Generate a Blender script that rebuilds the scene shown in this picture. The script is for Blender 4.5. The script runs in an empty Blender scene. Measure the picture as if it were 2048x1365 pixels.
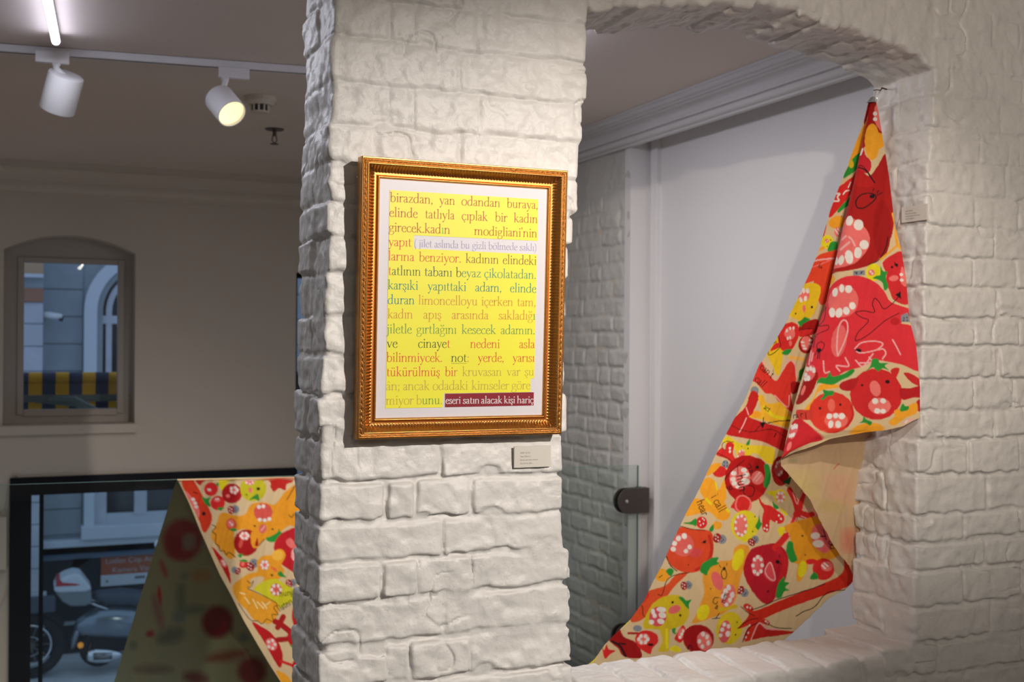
import bpy, math, random
import numpy as np
from mathutils import Vector
random.seed(7)
rng = np.random.RandomState(11)
scene = bpy.context.scene
C = scene.collection
PI = math.pi

# ---------------------------------------------------------------- camera
CZ = 1.62
YAW, ROLL, FPX = math.radians(23.2), 0.0074, 2275.6
_f = np.array([math.sin(YAW), math.cos(YAW), 0.0])
_r = np.array([math.cos(YAW), -math.sin(YAW), 0.0])
_u = np.cross(_r, _f)
_R = np.array([_r*math.cos(ROLL)+_u*math.sin(ROLL), -_r*math.sin(ROLL)+_u*math.cos(ROLL), _f])
from mathutils import Matrix
cam_d = bpy.data.cameras.new('camera')
cam = bpy.data.objects.new('camera', cam_d); C.objects.link(cam)
m = Matrix(((_R[0][0], _R[1][0], -_R[2][0], 0), (_R[0][1], _R[1][1], -_R[2][1], 0), (_R[0][2], _R[1][2], -_R[2][2], CZ), (0, 0, 0, 1)))
cam.matrix_world = m
cam_d.sensor_width = 36; cam_d.lens = 40.0; cam_d.clip_start = .05; cam_d.clip_end = 200
cam_d.dof.use_dof = True; cam_d.dof.focus_distance = 2.42; cam_d.dof.aperture_fstop = 5.6
scene.camera = cam

def on(u, v, x=None, y=None, z=None):
    """where the line of sight of a photo pixel meets a wall, floor or ceiling plane (used once to survey positions)"""
    d = _R.T @ np.array([(u-1024)/FPX, -(v-682.5)/FPX, 1.])
    t = x/d[0] if x is not None else y/d[1] if y is not None else (z-CZ)/d[2]
    p = d*t; p[2] += CZ
    return p

# ---------------------------------------------------------------- world, exposure, lamps
scene.view_settings.view_transform = 'Standard'
scene.view_settings.look = 'None'
scene.view_settings.exposure = 0.0
scene.view_settings.gamma = 1.0
scene.view_settings.use_curve_mapping = False
w = bpy.data.worlds.new('overcast_sky'); scene.world = w; w.use_nodes = True
bg = w.node_tree.nodes['Background']
bg.inputs[0].default_value = (.50, .66, .95, 1); bg.inputs[1].default_value = .62

def lamp(name, kind, loc, target, energy, color, **kw):
    d = bpy.data.lights.new(name, kind); o = bpy.data.objects.new(name, d); C.objects.link(o)
    o.location = loc; d.energy = energy; d.color = color
    v = Vector(target)-Vector(loc); o.rotation_euler = v.to_track_quat('-Z', 'Y').to_euler()
    for k, val in kw.items(): setattr(d, k, val)
    return o
WARM = (1.0, .88, .76); COOL = (1.0, .95, .96)
lamp('spot_on_pillar', 'SPOT', (1.60, -.20, 2.60), (.90, 2.3, 1.36), 272, (1, .92, .84), spot_size=math.radians(46), spot_blend=.8, shadow_soft_size=.02)
lamp('spot_on_cloth', 'SPOT', (-.50, -1.70, 2.58), (2.14, 2.5, 1.93), 300, WARM, spot_size=math.radians(29), spot_blend=.9, shadow_soft_size=.03)
lamp('near_spot_on_cloth', 'SPOT', (1.25, .80, 2.58), (2.04, 2.45, 1.66), 58, WARM, spot_size=math.radians(38), spot_blend=.9, shadow_soft_size=.02)
lamp('spot_on_rail_cloth', 'SPOT', (2.3, 3.1, 2.58), (.95, 4.5, .55), 100, WARM, spot_size=math.radians(40), spot_blend=.5, shadow_soft_size=.03)
for _x, _y in ((-.6, -.6), (.7, -1.6), (2.0, -.5)):
    lamp('front_room_fill', 'AREA', (_x, _y, 2.59), (_x, _y, 0), 7.5, (1, .90, .78), shape='RECTANGLE', size=.035, size_y=1.4)  # added fill for the front room, shaped as thin strips, no fixtures
lamp('side_room_tube', 'AREA', (1.58, 3.8, 2.59), (1.58, 3.8, 0), 14, COOL, shape='RECTANGLE', size=.05, size_y=1.2)
lamp('left_room_tube', 'AREA', (.07, 3.35, 2.59), (.07, 3.35, 0), 7.5, (.88, .90, 1.), shape='RECTANGLE', size=.03, size_y=1.4)
lamp('lower_room_fill', 'SPOT', (.4, 5.5, 2.6), (.4, 5.6, -2), 150, (1, .73, .50), spot_size=math.radians(84), spot_blend=1., shadow_soft_size=.08)  # added fill: warm bounce off the lower floor onto far wall and ceiling
lamp('lower_room_fill', 'SPOT', (-1.4, 5.4, 2.6), (-1.4, 5.5, -2), 170, (1, .73, .50), spot_size=math.radians(90), spot_blend=1., shadow_soft_size=.08)  # second added fill for the same bounce, no fixture

# ---------------------------------------------------------------- helpers
def mat(name, col, rough=.6, metal=0., bump=None, bscale=40., var=0., vscale=6., spec=.5, emit=None, estr=1., col2=None, trans=0., ior=1.45, attr=None, bdist=.01):
    mt = bpy.data.materials.new(name); mt.use_nodes = True
    nt = mt.node_tree; b = nt.nodes['Principled BSDF']
    b.inputs['Base Color'].default_value = (*col, 1); b.inputs['Roughness'].default_value = rough
    b.inputs['Metallic'].default_value = metal; b.inputs['Specular IOR Level'].default_value = spec
    if trans: b.inputs['Transmission Weight'].default_value = trans; b.inputs['IOR'].default_value = ior
    if emit: b.inputs['Emission Color'].default_value = (*emit, 1); b.inputs['Emission Strength'].default_value = estr
    tc = nt.nodes.new('ShaderNodeTexCoord')
    if attr:
        a = nt.nodes.new('ShaderNodeAttribute'); a.attribute_name = attr
        nt.links.new(a.outputs['Color'], b.inputs['Base Color'])
    elif var or col2:
        n = nt.nodes.new('ShaderNodeTexNoise'); n.inputs['Scale'].default_value = vscale; n.inputs['Detail'].default_value = 5
        nt.links.new(tc.outputs['Object'], n.inputs['Vector'])
        mx = nt.nodes.new('ShaderNodeMix'); mx.data_type = 'RGBA'
        c2 = col2 if col2 else tuple(max(0, c*(1-var)) for c in col)
        mx.inputs[6].default_value = (*col, 1); mx.inputs[7].default_value = (*c2, 1)
        rmp = nt.nodes.new('ShaderNodeMapRange'); rmp.inputs[1].default_value = .35; rmp.inputs[2].default_value = .65
        nt.links.new(n.outputs['Fac'], rmp.inputs[0]); nt.links.new(rmp.outputs[0], mx.inputs[0])
        nt.links.new(mx.outputs[2], b.inputs['Base Color'])
    if bump:
        n = nt.nodes.new('ShaderNodeTexNoise'); n.inputs['Scale'].default_value = bscale; n.inputs['Detail'].default_value = 6
        nt.links.new(tc.outputs['Object'], n.inputs['Vector'])
        bp = nt.nodes.new('ShaderNodeBump'); bp.inputs['Strength'].default_value = bump; bp.inputs['Distance'].default_value = bdist
        nt.links.new(n.outputs['Fac'], bp.inputs['Height']); nt.links.new(bp.outputs[0], b.inputs['Normal'])
    return mt

def lin(r, g, b):
    f = lambda c: ((c/255.)/12.92 if c/255. <= .04045 else ((c/255.+.055)/1.055)**2.4)
    return (f(r), f(g), f(b))

def tag(o, label=None, cat=None, group=None, kind=None):
    if label: o['label'] = label
    if cat: o['category'] = cat
    if group: o['group'] = group
    if kind: o['kind'] = kind
    return o

def empty(name, loc=(0, 0, 0)):
    o = bpy.data.objects.new(name, None); C.objects.link(o); o.location = loc
    o.empty_display_size = .05
    return o

class MB:
    def __init__(s): s.v = []; s.f = []
    def add(s, vs, fs):
        n = len(s.v); s.v += [tuple(map(float, p)) for p in vs]; s.f += [tuple(n+i for i in q) for q in fs]; return s
    def box(s, x0, x1, y0, y1, z0, z1):
        return s.add([(x0, y0, z0), (x1, y0, z0), (x1, y1, z0), (x0, y1, z0), (x0, y0, z1), (x1, y0, z1), (x1, y1, z1), (x0, y1, z1)],
                     [(0, 3, 2, 1), (4, 5, 6, 7), (0, 1, 5, 4), (1, 2, 6, 5), (2, 3, 7, 6), (3, 0, 4, 7)])
    def tube(s, pts, r, n=10, caps=True):
        pts = [Vector(p) for p in pts]; rs = r if isinstance(r, (list, tuple)) else [r]*len(pts)
        rings = []; up = None
        for i, p in enumerate(pts):
            t = (pts[min(i+1, len(pts)-1)]-pts[max(i-1, 0)]).normalized()
            if up is None: up = t.orthogonal().normalized()
            up = (up-t*up.dot(t)).normalized(); sd = t.cross(up)
            rings.append([p+(up*math.cos(a)+sd*math.sin(a))*rs[i] for a in [2*PI*k/n for k in range(n)]])
        vs = [q for rg in rings for q in rg]; fs = []
        for i in range(len(rings)-1):
            for k in range(n):
                fs.append((i*n+k, i*n+(k+1) % n, (i+1)*n+(k+1) % n, (i+1)*n+k))
        if caps: fs.append(tuple(range(n))[::-1]); fs.append(tuple((len(rings)-1)*n+k for k in range(n)))
        return s.add(vs, fs)
    def torus(s, c, axis, R, r, n=28, k=10):
        ax = Vector(axis).normalized(); a = ax.orthogonal().normalized(); b = ax.cross(a); c = Vector(c)
        vs = []; fs = []
        for i in range(n):
            t = 2*PI*i/n; d = a*math.cos(t)+b*math.sin(t)
            for j in range(k):
                q = 2*PI*j/k; vs.append(c+d*(R+r*math.cos(q))+ax*r*math.sin(q))
        for i in range(n):
            for j in range(k):
                fs.append((i*k+j, ((i+1) % n)*k+j, ((i+1) % n)*k+(j+1) % k, i*k+(j+1) % k))
        return s.add(vs, fs)
    def loft(s, rings, caps=True):
        n = len(rings[0]); vs = [p for r in rings for p in r]; fs = []
        for i in range(len(rings)-1):
            for k in range(n): fs.append((i*n+k, i*n+(k+1) % n, (i+1)*n+(k+1) % n, (i+1)*n+k))
        if caps: fs.append(tuple(range(n))[::-1]); fs.append(tuple((len(rings)-1)*n+k for k in range(n)))
        return s.add(vs, fs)
    def prism(s, poly, a, b, axis='y'):
        """poly in (x,z) extruded along y from a to b (or poly in (y,z) along x, or (x,y) along z)"""
        def P(p, t): return (p[0], t, p[1]) if axis == 'y' else (t, p[0], p[1]) if axis == 'x' else (p[0], p[1], t)
        n = len(poly); vs = [P(p, a) for p in poly]+[P(p, b) for p in poly]
        fs = [tuple(range(n)), tuple(range(2*n-1, n-1, -1))]+[(i, n+i, n+(i+1) % n, (i+1) % n) for i in range(n)]
        return s.add(vs, fs)
    def build(s, name, m, parent=None, smooth=False, bevel=0., fix=True, kind=None):
        me = bpy.data.meshes.new(name); me.from_pydata(s.v, [], s.f)
        import bmesh
        if fix:
            b = bmesh.new(); b.from_mesh(me); bmesh.ops.recalc_face_normals(b, faces=b.faces); b.to_mesh(me); b.free()
        me.materials.append(m)
        if smooth: me.polygons.foreach_set('use_smooth', [True]*len(me.polygons))
        o = bpy.data.objects.new(name, me); C.objects.link(o)
        if parent is not None:
            o.parent = parent; o.matrix_parent_inverse = Matrix.Translation(-parent.location)
        if bevel:
            md = o.modifiers.new('bevel', 'BEVEL'); md.width = bevel; md.segments = 2; md.limit_method = 'ANGLE'
        if kind: o['kind'] = kind
        return o

def quads_mesh(name, V, F, m, parent=None, smooth=True, normals=None, colors=None):
    me = bpy.data.meshes.new(name)
    V = np.asarray(V, np.float32); F = np.asarray(F, np.int32); k = F.shape[1]
    me.vertices.add(len(V)); me.vertices.foreach_set('co', V.ravel())
    me.loops.add(F.size); me.loops.foreach_set('vertex_index', F.ravel())
    me.polygons.add(len(F)); me.polygons.foreach_set('loop_start', np.arange(0, F.size, k, dtype=np.int32))
    me.polygons.foreach_set('loop_total', np.full(len(F), k, np.int32))
    me.polygons.foreach_set('use_smooth', np.full(len(F), smooth))
    me.update(calc_edges=True)
    me.materials.append(m)
    if colors is not None:
        a = me.color_attributes.new('paint', 'FLOAT_COLOR', 'POINT')
        a.data.foreach_set('color', np.concatenate([colors, np.ones((len(V), 1))], 1).astype(np.float32).ravel())
    if normals is not None: me.normals_split_custom_set_from_vertices(normals.tolist())
    o = bpy.data.objects.new(name, me); C.objects.link(o)
    if parent is not None:
        o.parent = parent; o.matrix_parent_inverse = Matrix.Translation(-parent.location)
    return o

def text_mesh(s, size, m, name, parent, origin, xdir, up, extr=.0002, align='LEFT', depth=None):
    cu = bpy.data.curves.new(name, 'FONT'); cu.body = s; cu.size = size; cu.align_x = align; cu.resolution_u = 3
    t = bpy.data.objects.new(name, cu); C.objects.link(t)
    dg = bpy.context.evaluated_depsgraph_get()
    me = bpy.data.meshes.new_from_object(t.evaluated_get(dg)); bpy.data.objects.remove(t)
    xd = Vector(xdir).normalized(); up = Vector(up).normalized(); nn = xd.cross(up)
    for v in me.vertices: v.co = Vector(origin)+xd*v.co.x+up*v.co.y+nn*(v.co.z+extr)
    me.materials.clear(); me.materials.append(m)
    o = bpy.data.objects.new(name, me); C.objects.link(o)
    if parent is not None: o.parent = parent; o.matrix_parent_inverse = Matrix.Translation(-parent.location)
    return o

# ---------------------------------------------------------------- materials
M = {}
M['brick'] = mat('white_painted_brick', (.76, .74, .71), .45, bump=.42, bscale=60, var=.05, vscale=9, bdist=.006)
M['brick_far'] = mat('grey_white_painted_brick', (.60, .60, .56), .6, bump=.4, bscale=40, var=.06, vscale=5)
M['plaster'] = mat('white_plaster', (.70, .69, .68), .7, bump=.08, bscale=30, var=.03, vscale=3)
M['far_plaster'] = mat('matt_wall_paint', (.62, .56, .47), .8, var=.03, vscale=2)
M['win_shaded'] = mat('shaded_window_paint', (.44, .40, .35), .6)  # frame colour darkened to carry the shade inside the arched reveal
M['ceiling'] = mat('ceiling_paint', (.74, .65, .58), .85, var=.03, vscale=2)
M['gloss_white'] = mat('white_lacquer', (.78, .77, .77), .35)
M['floor'] = mat('grey_resin_floor', (.20, .22, .24), .35, var=.2, vscale=3)
M['black_frame'] = mat('black_aluminium', (.008, .009, .013), .55, spec=.15)
M['lamp_white'] = mat('white_lamp_enamel', (.80, .80, .82), .4)
M['dark'] = mat('dark_plastic', (.02, .02, .022), .5)
M['chrome'] = mat('chrome', (.75, .76, .78), .12, 1.)
M['bronze'] = mat('brown_steel', (.13, .11, .095), .38, .85)
M['card'] = mat('label_card', (.70, .66, .59), .7)
M['ink'] = mat('label_ink', (.16, .14, .15), .7)

def glass_mat(name, tint, rough=.0, edge=False):
    mt = bpy.data.materials.new(name); mt.use_nodes = True; nt = mt.node_tree
    for n in list(nt.nodes): nt.nodes.remove(n)
    out = nt.nodes.new('ShaderNodeOutputMaterial'); mix = nt.nodes.new('ShaderNodeMixShader')
    tr = nt.nodes.new('ShaderNodeBsdfTransparent'); gl = nt.nodes.new('ShaderNodeBsdfGlossy')
    fr = nt.nodes.new('ShaderNodeFresnel'); fr.inputs[0].default_value = 1.28
    tr.inputs[0].default_value = (*tint, 1); gl.inputs['Roughness'].default_value = rough
    nt.links.new(fr.outputs[0], mix.inputs[0]); nt.links.new(tr.outputs[0], mix.inputs[1]); nt.links.new(gl.outputs[0], mix.inputs[2])
    nt.links.new(mix.outputs[0], out.inputs[0])
    return mt
M['glass'] = glass_mat('window_glass', (.93, .96, .97))
M['rail_glass'] = glass_mat('green_tinted_glass', (.925, .965, .945))
M['glass_edge'] = mat('glass_edge', (.16, .30, .25), .2)

# ================================================================ SETTING
CEIL = 2.64; YF, YB = 2.30, 2.54
# ceiling, floors, plain walls
def struct(name, mb, m, parent=None, **k):
    o = mb.build(name, m, parent, **k)
    if parent is None: o['kind'] = 'structure'
    return o
struct('ceiling', MB().box(-2.6, 3.3, -3.2, 7.5, CEIL, CEIL+.1), M['ceiling'])
struct('floor', MB().box(-2.6, 3.3, -3.2, 4.62, -.18, 0).box(1.55, 3.3, 4.62, 7.5, -.18, 0), M['floor'])
struct('floor', MB().box(-2.6, 3.3, 4.4, 7.6, -2.2, -2.05), mat('pale_oak_boards', (.46, .40, .33), .55, var=.2, vscale=3))
struct('wall_back', MB().box(-2.6, 3.3, -3.3, -3.2, 0, CEIL), M['plaster'])
struct('wall_left', MB().box(-2.7, -2.6, -3.3, 7.5, -2.2, CEIL), M['plaster'])
struct('wall_lower', MB().box(1.5, 1.6, 4.4, 7.25, -2.05, -.18), M['far_plaster'])
X2, XB, YR = 2.68, 2.56, 4.60

# ---------------------------------------------------------------- brickwork by distance fields
def vnoise(shape, origin, res, wl, seed):
    """smooth random field on a grid, wavelength wl"""
    r = np.random.RandomState(seed)
    lat_n = [int(math.ceil(shape[i]*res/wl))+3 for i in range(3)]
    g = r.rand(*lat_n).astype(np.float32)*2-1
    for ax in range(3):
        t = np.arange(shape[ax])*res/wl; i0 = np.floor(t).astype(int); fr = (t-i0).astype(np.float32)
        fr = fr*fr*(3-2*fr)
        a = np.take(g, i0, ax); b = np.take(g, i0+1, ax)
        sh = [1, 1, 1]; sh[ax] = -1; fr = fr.reshape(sh)
        g = a*(1-fr)+b*fr
    return g
def smin(a, b, k):
    h = np.clip(.5+.5*(b-a)/k, 0, 1)
    return b*(1-h)+a*h-k*h*(1-h)
def smax(a, b, k): return -smin(-a, -b, k)

def field_to_bricks(F, ID, origin, res, wall_name, m, parent_label=None, keep=None, skirt=None):
    """surface nets; quads whose vertices lie on a brick go to that brick's own mesh"""
    nx, ny, nz = F.shape
    ins = F < 0
    cnt = np.zeros((nx-1, ny-1, nz-1), np.uint8)
    for a in (0, 1):
        for b in (0, 1):
            for c in (0, 1): cnt += ins[a:nx-1+a, b:ny-1+b, c:nz-1+c]
    act = (cnt > 0) & (cnt < 8)
    idx = np.argwhere(act); n = len(idx)
    vid = np.full(act.shape, -1, np.int32); vid[act] = np.arange(n)
    P = np.zeros((n, 3), np.float32); W = np.zeros(n, np.float32)
    corner = [(a, b, c) for a in (0, 1) for b in (0, 1) for c in (0, 1)]
    vals = {k: F[idx[:, 0]+k[0], idx[:, 1]+k[1], idx[:, 2]+k[2]] for k in corner}
    grad = np.zeros((n, 3), np.float32)
    for k in corner:
        for ax in range(3):
            sgn = 1 if k[ax] else -1; grad[:, ax] += sgn*vals[k]
            if k[ax] == 0:
                k2 = list(k); k2[ax] = 1; k2 = tuple(k2)
                a, b = vals[k], vals[k2]; cr = (a < 0) != (b < 0)
                t = np.where(cr, a/np.where(cr, a-b, 1), 0)
                q = np.tile(np.array(k, np.float32), (n, 1)); q[:, ax] = t
                P += q*cr[:, None]; W += cr
    P = P/W[:, None]
    V = (idx+P)*res+np.array(origin)
    N = grad/np.maximum(np.linalg.norm(grad, axis=1, keepdims=True), 1e-9)
    bid = ID[idx[:, 0], idx[:, 1], idx[:, 2]]
    Q = []
    # edges along each axis
    for ax in range(3):
        o1, o2 = [(1, 2), (2, 0), (0, 1)][ax]
        sl0 = [slice(None)]*3; sl1 = [slice(None)]*3
        sl0[ax] = slice(0, -1); sl1[ax] = slice(1, None)
        A = ins[tuple(sl0)]; B = ins[tuple(sl1)]
        e = np.argwhere(A != B)
        e = e[(e[:, o1] > 0) & (e[:, o2] > 0) & (e[:, o1] < F.shape[o1]-1) & (e[:, o2] < F.shape[o2]-1)]
        def cell(d1, d2):
            c = e.copy(); c[:, o1] -= d1; c[:, o2] -= d2
            return vid[c[:, 0], c[:, 1], c[:, 2]]
        q = np.stack([cell(1, 1), cell(0, 1), cell(0, 0), cell(1, 0)], 1)
        flip = ~A[e[:, 0], e[:, 1], e[:, 2]]
        q[flip] = q[flip][:, ::-1]
        Q.append(q)
    Q = np.concatenate(Q); Q = Q[(Q >= 0).all(1)]
    if keep is not None:
        cen = V[Q].mean(1); Q = Q[keep(cen)]
    fb = np.sort(bid[Q], axis=1)
    same = (bid[Q] == fb[:, 1:2]).sum(1)
    fid = np.where(same >= 3, fb[:, 1], 0)
    fid2 = (bid[Q] == fb[:, 2:3]).sum(1); fid = np.where(fid2 >= 3, fb[:, 2], fid)
    cnts = np.bincount(fid, minlength=1); fid = np.where(cnts[fid] < 60, 0, fid)
    def sub(mask, name, parent):
        q = Q[mask]; u, inv = np.unique(q, return_inverse=True); inv = inv.reshape(q.shape)
        return quads_mesh(name, V[u], inv, m, parent, True, N[u])
    wall = sub(fid == 0, wall_name, None); wall['kind'] = 'structure'
    order = np.argsort(fid, kind='stable'); Qs = Q[order]; fs = fid[order]
    ids, st = np.unique(fs, return_index=True); en = list(st[1:])+[len(fs)]
    nb = 0
    for i, a, b in zip(ids, st, en):
        if i == 0 or b-a < 12: 
            if i and b-a:
                q = Qs[a:b]; 
            if i == 0: continue
        q = Qs[a:b]
        u, inv = np.unique(q, return_inverse=True); inv = inv.reshape(q.shape); v = V[u]; nn = N[u]
        # give the brick its depth: skirt its rim back into the wall
        ed = np.concatenate([inv[:, [0, 1]], inv[:, [1, 2]], inv[:, [2, 3]], inv[:, [3, 0]]])
        key = ed.min(1).astype(np.int64)*len(u)+ed.max(1); _, first, c2 = np.unique(key, return_index=True, return_counts=True)
        rim = ed[first[c2 == 1]]
        nv = len(v); rv, rinv = np.unique(rim, return_inverse=True); rinv = rinv.reshape(rim.shape)
        back = v[rv]-nn[rv]*.014
        qs = np.stack([rim[:, 1], rim[:, 0], rinv[:, 0]+nv, rinv[:, 1]+nv], 1)
        quads_mesh('brick', np.concatenate([v, back]), np.concatenate([inv, qs]), m, wall, True, np.concatenate([nn, nn[rv]]))
        nb += 1
    return wall, nb

# front wall: pillar, opening with shallow arch, right-hand pier, sill
RES = .0042
x0, y0_, z0 = .50, 2.262, .60
NX, NY, NZ = int((2.80-x0)/RES), int((2.585-y0_)/RES), int((2.66-z0)/RES)
shape = (NX, NY, NZ); org = (x0, y0_, z0)
gx = (x0+np.arange(NX)*RES).astype(np.float32)[:, None, None]
gy = (y0_+np.arange(NY)*RES).astype(np.float32)[None, :, None]
gz = (z0+np.arange(NZ)*RES).astype(np.float32)[None, None, :]
n1 = vnoise(shape, org, RES, .075, 1); n2 = vnoise(shape, org, RES, .075, 2); n3 = vnoise(shape, org, RES, .06, 3)
f1 = vnoise(shape, org, RES, .024, 4); f2 = vnoise(shape, org, RES, .012, 5); g1 = vnoise(shape, org, RES, .055, 6); g2 = vnoise(shape, org, RES, .11, 7)
crack = np.where((gx > 1.15) & (gx < 2.13) & (gz < .90), .15, 1)*.0042*np.exp(-(g1/.07)**2)*np.clip(g2*3-.55, 0, 1)
del g1, g2
Wx = gx+.0055*n1+.0022*f1; Wy = gy+.0040*n3+.0016*f1; Wz = gz+.0055*n2+.0032*f1
arch_x = [.9, 1.13, 1.35, 1.50, 1.67, 1.80, 2.0, 2.12, 2.19, 2.9]; arch_z = [2.30, 2.372, 2.402, 2.432, 2.447, 2.430, 2.402, 2.378, 2.330, 2.0]
zA = np.interp(gx, arch_x, arch_z).astype(np.float32)
zA_f = lambda x: float(np.interp(x, arch_x, arch_z))
pl = lambda z: np.interp(z, [.6, 1.2, 1.6, 2.3, 2.66], [.560, .557, .562, .580, .586])
pr = lambda z: np.interp(z, [.6, .9, 1.1, 1.26, 1.76, 1.95, 2.15, 2.35, 2.66], [1.146, 1.143, 1.132, 1.121, 1.121, 1.146, 1.160, 1.170, 1.18])
xj = lambda z: np.interp(z, [.6, 1.0, 1.4, 2.0, 2.3, 2.66], [2.122, 2.125, 2.137, 2.160, 2.180, 2.20])
zsill = .816
PL = pl(gz).astype(np.float32); PR = pr(gz).astype(np.float32); XJ = xj(gz).astype(np.float32)
open2 = np.maximum(np.maximum(PR-Wx, Wx-XJ), np.maximum(Wz-zA, zsill-Wz))
core = smax(-open2, PL-Wx, .01)
soft = np.clip((gz-1.62)/.35, 0, 1)                      # thicker paint and render higher up
inset = (.0135-.0085*soft)*np.where(gx < 1.25, 1, .85)
above = (gx > 1.13) & (gz > zA+.012)
inset = inset*np.clip(.62+.75*n3, .25, 1.15)
inset = np.where(above, .0015, inset).astype(np.float32)
dyy = np.maximum(YF-Wy, Wy-YB)
core = smax(core, dyy, .014)+inset-.0010*f2-.0018*f1+crack*1.3
del open2, dyy
BF = np.full(shape, 1., np.float32); ID = np.zeros(shape, np.int16)
nbrick = [0]
def put_brick(xa, xb, ya, yb, za, zb, joint=.008, rnd=.0065, tilt=0., jit=.0042, chip=True):
    nbrick[0] += 1
    r = np.random.RandomState(1000+nbrick[0])
    if (za+zb)/2 > 1.85: jit *= .5
    xa += joint*.12; xb -= joint*.12; za += joint/2; zb -= joint/2
    c = np.array([(xa+xb)/2, (ya+yb)/2, (za+zb)/2]); h = np.array([(xb-xa)/2, (yb-ya)/2, (zb-za)/2])
    c = c+r.uniform(-1, 1, 3)*np.array([jit*.6, jit, jit*.5]); h = h-np.abs(r.randn(3))*np.array([.0025, 0, .0015])
    mg = .03
    hh = h.copy()
    if tilt: hh[0] += abs(math.sin(tilt))*h[2]
    lo = [max(0, int((c[i]-hh[i]-mg-org[i])/RES)) for i in range(3)]
    hi = [min(shape[i], int((c[i]+hh[i]+mg-org[i])/RES)+2) for i in range(3)]
    if min(hi[i]-lo[i] for i in range(3)) <= 1: return
    s = tuple(slice(lo[i], hi[i]) for i in range(3))
    X = Wx[s]-c[0]; Y = Wy[s]-c[1]; Z = Wz[s]-c[2]
    ry = tilt+r.uniform(-.012, .012); rz = r.uniform(-.012, .012); rx = r.uniform(.0, .09) if not tilt and (zb-za) < .12 else 0
    X, Z = X*math.cos(ry)-Z*math.sin(ry), X*math.sin(ry)+Z*math.cos(ry)
    Y = Y+X*rz-Z*rx
    qx = np.abs(X)-h[0]+rnd; qy = np.abs(Y)-h[1]+rnd; qz = np.abs(Z)-h[2]+rnd
    d = np.sqrt(np.maximum(qx, 0)**2+np.maximum(qy, 0)**2+np.maximum(qz, 0)**2)+np.minimum(np.maximum(qx, np.maximum(qy, qz)), 0)-rnd
    d = d-.0020*f1[s]-.0009*f2[s]+crack[s]
    if chip and r.rand() < .4:                                        # a broken corner
        cc = np.array([r.choice([-1, 1])*h[0]*r.uniform(.3, 1), -h[1], r.choice([-1, 1])*h[2]])
        rad = r.uniform(.012, .026)
        dd = np.sqrt((X-cc[0])**2*.35+(Y-cc[1])**2*1.6+(Z-cc[2])**2)-rad*.8-.011*n2[s]-.010*f1[s]
        d = smax(d, -dd, .006)
    b = BF[s]; upd = d < b
    ID[s] = np.where(upd, nbrick[0], ID[s]); BF[s] = np.minimum(b, d)

prow = [.625, .713, .805, .895, .983, 1.075, 1.158, 1.239, 1.323, 1.413, 1.507, 1.588, 1.67, 1.757, 1.834, 1.907, 1.984, 2.068, 2.154, 2.246, 2.335, 2.42]
for i in range(len(prow)-1):
    za, zb = prow[i], prow[i+1]; zm = (za+zb)/2
    L, Rr = float(pl(zm))+random.uniform(-.004, .005), float(pr(zm))+random.uniform(-.008, .008)
    if (i % 2) == 0:
        j = .835+random.uniform(-.015, .015)
        if zm > 1.9: j = .86
        put_brick(L-.001, j, YF, YB+.002, za, zb); put_brick(j, Rr, YF, YB+.002, za, zb)
    else:
        b = [L, .700+random.uniform(-.008, .008), .765+random.uniform(-.008, .008), .900+random.uniform(-.012, .012), Rr]
        for k in range(4):
            put_brick(b[k], b[k+1], YF, YF+.115, za, zb)
        put_brick(L-.004, .80, YF+.122, YB+.002, za, zb); put_brick(.95, Rr+.003, YF+.122, YB+.002, za, zb)
rrow = [.60, .660, .753, .840, .931, 1.027, 1.100, 1.173, 1.276, 1.371, 1.444, 1.527, 1.616, 1.689, 1.770, 1.850, 1.930, 2.015, 2.100, 2.184, 2.275, 2.345, 2.42, 2.50]
for i in range(len(rrow)-1):
    za, zb = rrow[i], rrow[i+1]; zm = (za+zb)/2; L = float(xj(zm))+random.uniform(-.004, .004)
    if zm < .8: L = 2.03
    if i % 2 == 0:
        b = [L, L+.185+random.uniform(-.02, .01), 2.49+random.uniform(-.02, .02), 2.62, 2.84]
        put_brick(b[0], b[1], YF, YB+.002, za, zb, jit=.0028)
    else:
        b = [L, L+.255+random.uniform(-.02, .02), 2.55+random.uniform(-.02, .02), 2.84]
        put_brick(b[0], b[1], YF, YF+.115, za, zb, jit=.0028)
        put_brick(L-.003, L+.2, YF+.122, YB+.002, za, zb, jit=.0028)
    for k in range(1, len(b)-1): put_brick(b[k], b[k+1], YF, YF+.11, za, zb, jit=.0028)
# sill: a course of bricks laid across the wall, stretchers below
xs = 1.10
while xs < 2.06:
    wd = .108+random.uniform(-.008, .010); put_brick(xs, min(xs+wd, 2.10), YF+.003, YB-.002, .738, .820, joint=.003, jit=.0006, chip=False, rnd=.016); xs += wd
for (za, zb, off) in ((.645, .735, 0), (.56, .64, .12)):
    xs = 1.13+off-.12
    while xs < 2.02: put_brick(xs, xs+.235, YF, YF+.11, za, zb); xs += .24
# arch: bricks on edge, radial
xs = 1.155
while xs < 2.14:
    wd = .066+random.uniform(-.006, .008); xm = xs+wd/2; zz = zA_f(xm)-.006+random.uniform(-.011, .008)
    put_brick(xs, xs+wd, YF+.004+random.uniform(0, .004), YB, zz, zz+.19, joint=.005, tilt=(xm-1.65)*.42, jit=.002, rnd=.008, chip=False); xs += wd
kk = (.0050+.009*soft).astype(np.float32)
brick_wins = BF < core-.0012
F_ = smin(core, BF, kk)
ID = np.where(brick_wins, ID, 0)
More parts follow.
